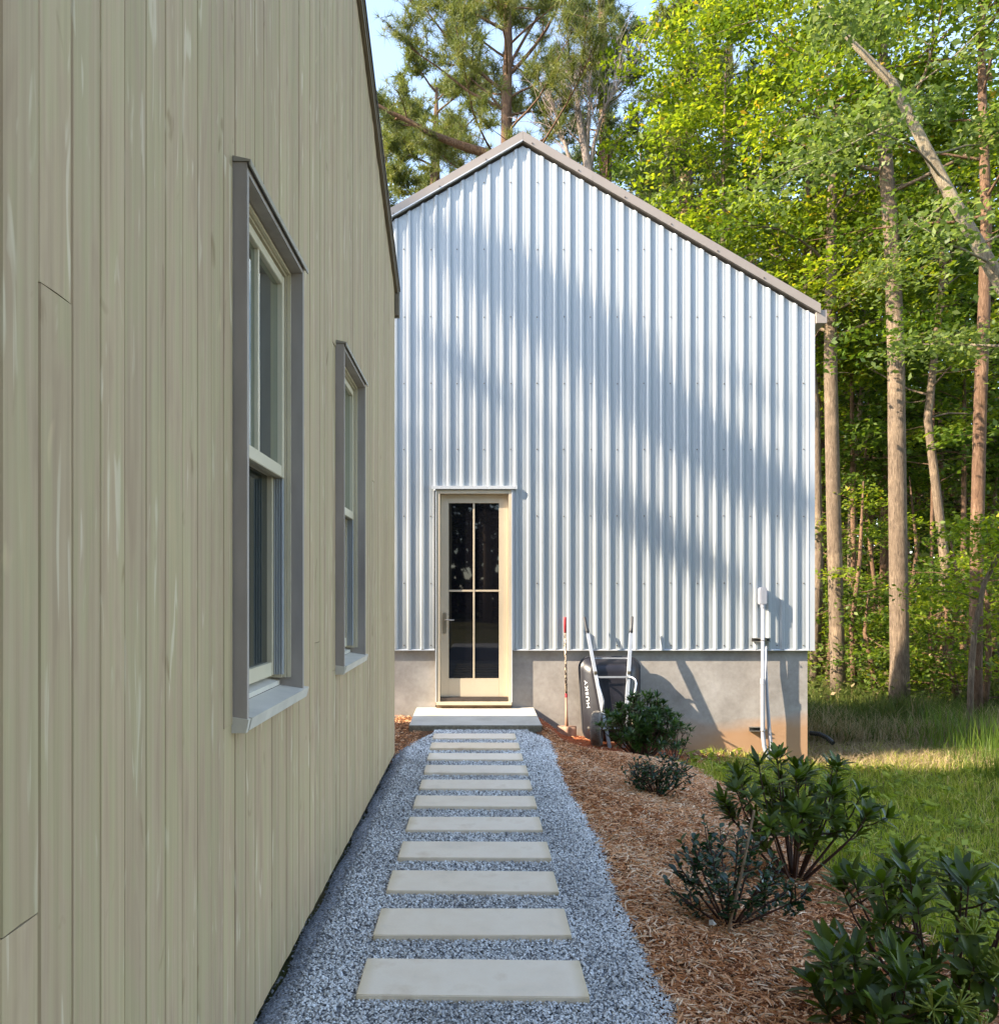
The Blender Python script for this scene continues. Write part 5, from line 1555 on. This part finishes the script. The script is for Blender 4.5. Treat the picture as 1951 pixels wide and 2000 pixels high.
pine("smaller pine right of the two, its top just below the sky gap", [Vector((7.8, 24.5, -.3)), W(1420, 300, 24.5), W(1425, 120, 24.5), W(1420, 30, 24.5)], [.3, .18, .12, .03], 26, .45, 2.9, M['needle_blue'], 79, tufts=12, subs=7, per=20, L=.23, w=.026)
pine("broad pine low behind the left slope of the shed roof", [Vector((-1.4, 26, -.3)), W(850, 420, 26), W(850, 300, 26), W(853, 170, 26)], [.3, .2, .15, .04], 34, .42, 3.4, M['needle'], 83, tufts=13, subs=8, per=20, L=.25, w=.028, up=(-.1, .6))
pine("pine filling the gap between the house eave and the shed roof", [Vector((-4.0, 29, -.3)), W(745, 420, 29), W(750, 320, 29), W(758, 190, 29)], [.3, .2, .15, .04], 26, .42, 3.0, M['needle'], 85, tufts=12, subs=8, per=18, L=.26, w=.03, up=(-.1, .6))

# dead tree
rs = random.Random(91)
dt = thing("dead_tree", "bare grey dead tree with upswept twigs right of the roof ridge", "tree", (2.3, 17.4, -.3))
o_ = Vector(dt.location)
tk = MB(); br = MB()
stems = [[Vector((2.35, 17.4, -.3)), W(1150, 330, 17.4), W(1138, 270, 17.4), W(1128, 200, 17.4), W(1120, 120, 17.4)], [W(1150, 380, 17.4), W(1112, 310, 17.4), W(1095, 250, 17.4), W(1075, 190, 17.4)], [W(1150, 350, 17.4), W(1160, 280, 17.4), W(1180, 210, 17.4), W(1215, 150, 17.4)], [W(1145, 300, 17.4), W(1150, 230, 17.4), W(1155, 160, 17.4), W(1150, 110, 17.4)]]
for j, s_ in enumerate(stems):
    s_ = [p - o_ for p in s_]
    rr0 = .13 if j == 0 else .06
    tk.tube(s_, [rr0 * (1 - .8 * q / (len(s_) - 1)) for q in range(len(s_))], 8)
    for _ in range(30):
        u = rs.uniform(.45 if j else .8, 1); p0 = along(s_, u); d = (s_[-1] - s_[-2]).normalized() + Vector((rs.uniform(-.8, .8), rs.uniform(-.6, .6), rs.uniform(0, .6)))
        q_ = polyline(p0, d, rs.uniform(.7, 1.8), 6, rs, .03, .25)
        br.tube(q_, [.014, .012, .010, .008, .006, .004, .002], 4, cap=False)
        for __ in range(2):
            q2 = polyline(along(q_, rs.uniform(.3, .9)), d + Vector((rs.uniform(-.8, .8), rs.uniform(-.8, .8), .1)), rs.uniform(.3, .8), 4, rs, .02, .3)
            br.tube(q2, [.007, .006, .005, .004, .002], 3, cap=False)
tk.build("trunk", M['bark_dead'], dt, shade=True); tag(br.build("branches", M['bark_dead'], dt), kind='stuff')

# deep forest: shared prototypes, copied
def proto(seed, leafm, size, h):
    b = Vector((0, 0, -.3)); pth = [b, Vector((.1, 0, h * .3)), Vector((-.1, .1, h * .6)), Vector((.1, 0, h * .85)), Vector((0, 0, h))]
    return broadleaf("tree of the dense forest far behind the shed", pth, [.25, .2, .15, .09, .03], 24, .30, 3.4, leafm, M['bark_oak'], seed, per=24, size=size, subs=6, sprays=4, group="trees deep in the forest", name="forest_tree", rad=.5, flat=.4)
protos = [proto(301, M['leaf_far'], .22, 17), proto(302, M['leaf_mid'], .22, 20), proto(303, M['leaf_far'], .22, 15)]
placed = [(-9, 34), (-5, 38), (-1.5, 34), (3, 37), (7, 33), (10.5, 36), (13, 30), (16.5, 34), (20, 30), (23.5, 35), (27, 31), (12, 40), (18, 42), (24, 43), (30, 40), (5, 44), (-4, 46), (9.5, 27), (16, 25.5), (20.5, 24), (14.5, 21), (19, 19), (25, 22), (-14, 24), (-13, 30), (-21, 27), (-27, 22), (-11, 18.5), (-18, 16.5), (-25, 17)]  # far-left ones, unseen behind the house, added to shade the forest floor
for k, (x_, y_) in enumerate(placed):
    src = protos[k % 3]
    if k < 3: o = src
    else:
        o = src.copy(); col.objects.link(o)
        for ch in list(src.children):
            c_ = ch.copy(); c_.parent = o; col.objects.link(c_)
    hgt = us.uniform(.85, 1.1)
    if x_ < 1: hgt = us.uniform(.55, .68)
    o.location = (x_, y_, g1(x_, y_) - .1); o.rotation_euler = (0, 0, us.uniform(0, 6.28)); o.scale = (1, 1, hgt)

# far-off wood that closes the view between the trunks
n = 42000
x = -20 + 75 * rng.random(n); y = 50 + 7 * rng.random(n)
top_ = 8 + 2.5 * np.sin(x * .31) + 1.5 * np.sin(x * .83 + 1) + 6 * smooth(4, 14, x)
z = top_ * rng.random(n) ** 0.8 - .5
V, Fq = quads_for(np.stack([x, y, z], -1), unit(rng.normal(size=(n, 3)) + np.array([0, 0, .6])), .75, .7)
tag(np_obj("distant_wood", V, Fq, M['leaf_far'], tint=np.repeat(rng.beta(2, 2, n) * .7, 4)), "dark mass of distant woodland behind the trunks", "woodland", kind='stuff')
n = 16000
x = -20 + 50 * rng.random(n); y = -27 - 3 * rng.random(n); z = 14 * rng.random(n) - .5
V, Fq = quads_for(np.stack([x, y, z], -1), unit(rng.normal(size=(n, 3)) + np.array([0, 0, .6])), .85, .7)
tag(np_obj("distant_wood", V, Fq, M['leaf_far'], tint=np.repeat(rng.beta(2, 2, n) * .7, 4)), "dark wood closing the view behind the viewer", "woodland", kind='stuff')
# low undergrowth leaves at the foot of the wood
n = 15000
x = 4.2 + 14 * rng.random(n); y = 13.5 + 10 * rng.random(n)
cl = np.clip(0.5 + 0.5 * np.sin(x * 2.3 + np.sin(y * 1.9) * 2) * np.sin(y * 1.4 + x * .7), 0, 1)
z = G(x, y) + (0.1 + 1.1 * cl) * rng.random(n) ** 1.3
V, Fq = quads_for(np.stack([x, y, z], -1), unit(rng.normal(size=(n, 3)) * .6 + np.array([0, 0, 1.0])), .09, .6)
tag(np_obj("undergrowth", V, Fq, M['rough'], tint=np.repeat(rng.beta(2, 2, n), 4)), "low leafy undergrowth on the forest floor", "undergrowth", kind='stuff')

# tall tree far left, outside the frame, whose branches throw the soft shade on the shed
rs = random.Random(401)
tgt = [(-.03, 5.38, .24), (-.35, 5.55, .2), (.80, 5.05, .36), (.90, 4.68, .34), (.46, 4.95, .22), (1.35, 4.40, .30), (1.70, 4.22, .24), (2.44, 3.42, .26), (2.67, 3.2, .32), (2.92, 2.97, .32), (3.28, 2.80, .28),
       (1.87, 2.35, .20), (2.44, 1.9, .20), (.14, 3.85, .13), (-.35, 4.3, .12), (3.2, 3.9, .10)]
s_t = 36.0
root = thing("shade_tree", "tall oak standing far to the left beyond the house", "tree", (-34.5, 0.8, 0))
o_ = Vector(root.location)
tk = MB(); br = MB()
hub_ = Vector((0.75, YS, 3.4)) - SD * s_t - o_
pth = [Vector((0, 0, -.3)), Vector((.1, 0, 8)), Vector((0, .1, 14)), Vector((.1, .1, 18)), Vector((0.2, 0.2, 22)), Vector((0, 0, 25))]
tk.tube(pth, [.5, .42, .32, .25, .15, .05], 10)
P = []
for (a_, b_, r_) in tgt:
    c_ = Vector((a_, YS, b_)) - SD * (s_t + rs.uniform(-2, 2)) - o_
    st_ = along(pth, rs.uniform(.6, .85)); br.tube([st_, st_.lerp(c_, .5) + Vector((0, 0, .2)), c_], [.05, .03, .01], 5, cap=False)
    n = int(720 * r_)
    P.append(np.array(c_) + rng.normal(size=(n, 3)) * np.array([1.3, 1.0, 1.0]) * r_ * .50)
P = np.concatenate(P)
V, Fq = quads_for(P, unit(rng.normal(size=(len(P), 3))), .13, .7)
finish_tree(root, tk, br, M['bark_oak'], V, Fq, M['leaf_mid'], np.repeat(rng.random(len(P)), 4))

# woodland behind the camera (seen only in reflections)
for k, (x_, y_) in enumerate([(-6, -18), (-1.5, -15), (3, -17), (7, -14), (11, -12), (0.5, -22), (15, -9), (5, -23), (10, -20)]):
    src = protos[k % 3]; o = src.copy(); col.objects.link(o)
    for ch in list(src.children):
        c_ = ch.copy(); c_.parent = o; col.objects.link(c_)
    o.location = (x_, y_, g1(x_, y_) - .1); o.rotation_euler = (0, 0, us.uniform(0, 6.28)); o.scale = (1, 1, .9)
    o["label"] = "tree of the woodland behind the viewer, beyond the garden"; o["group"] = "trees behind the viewer"
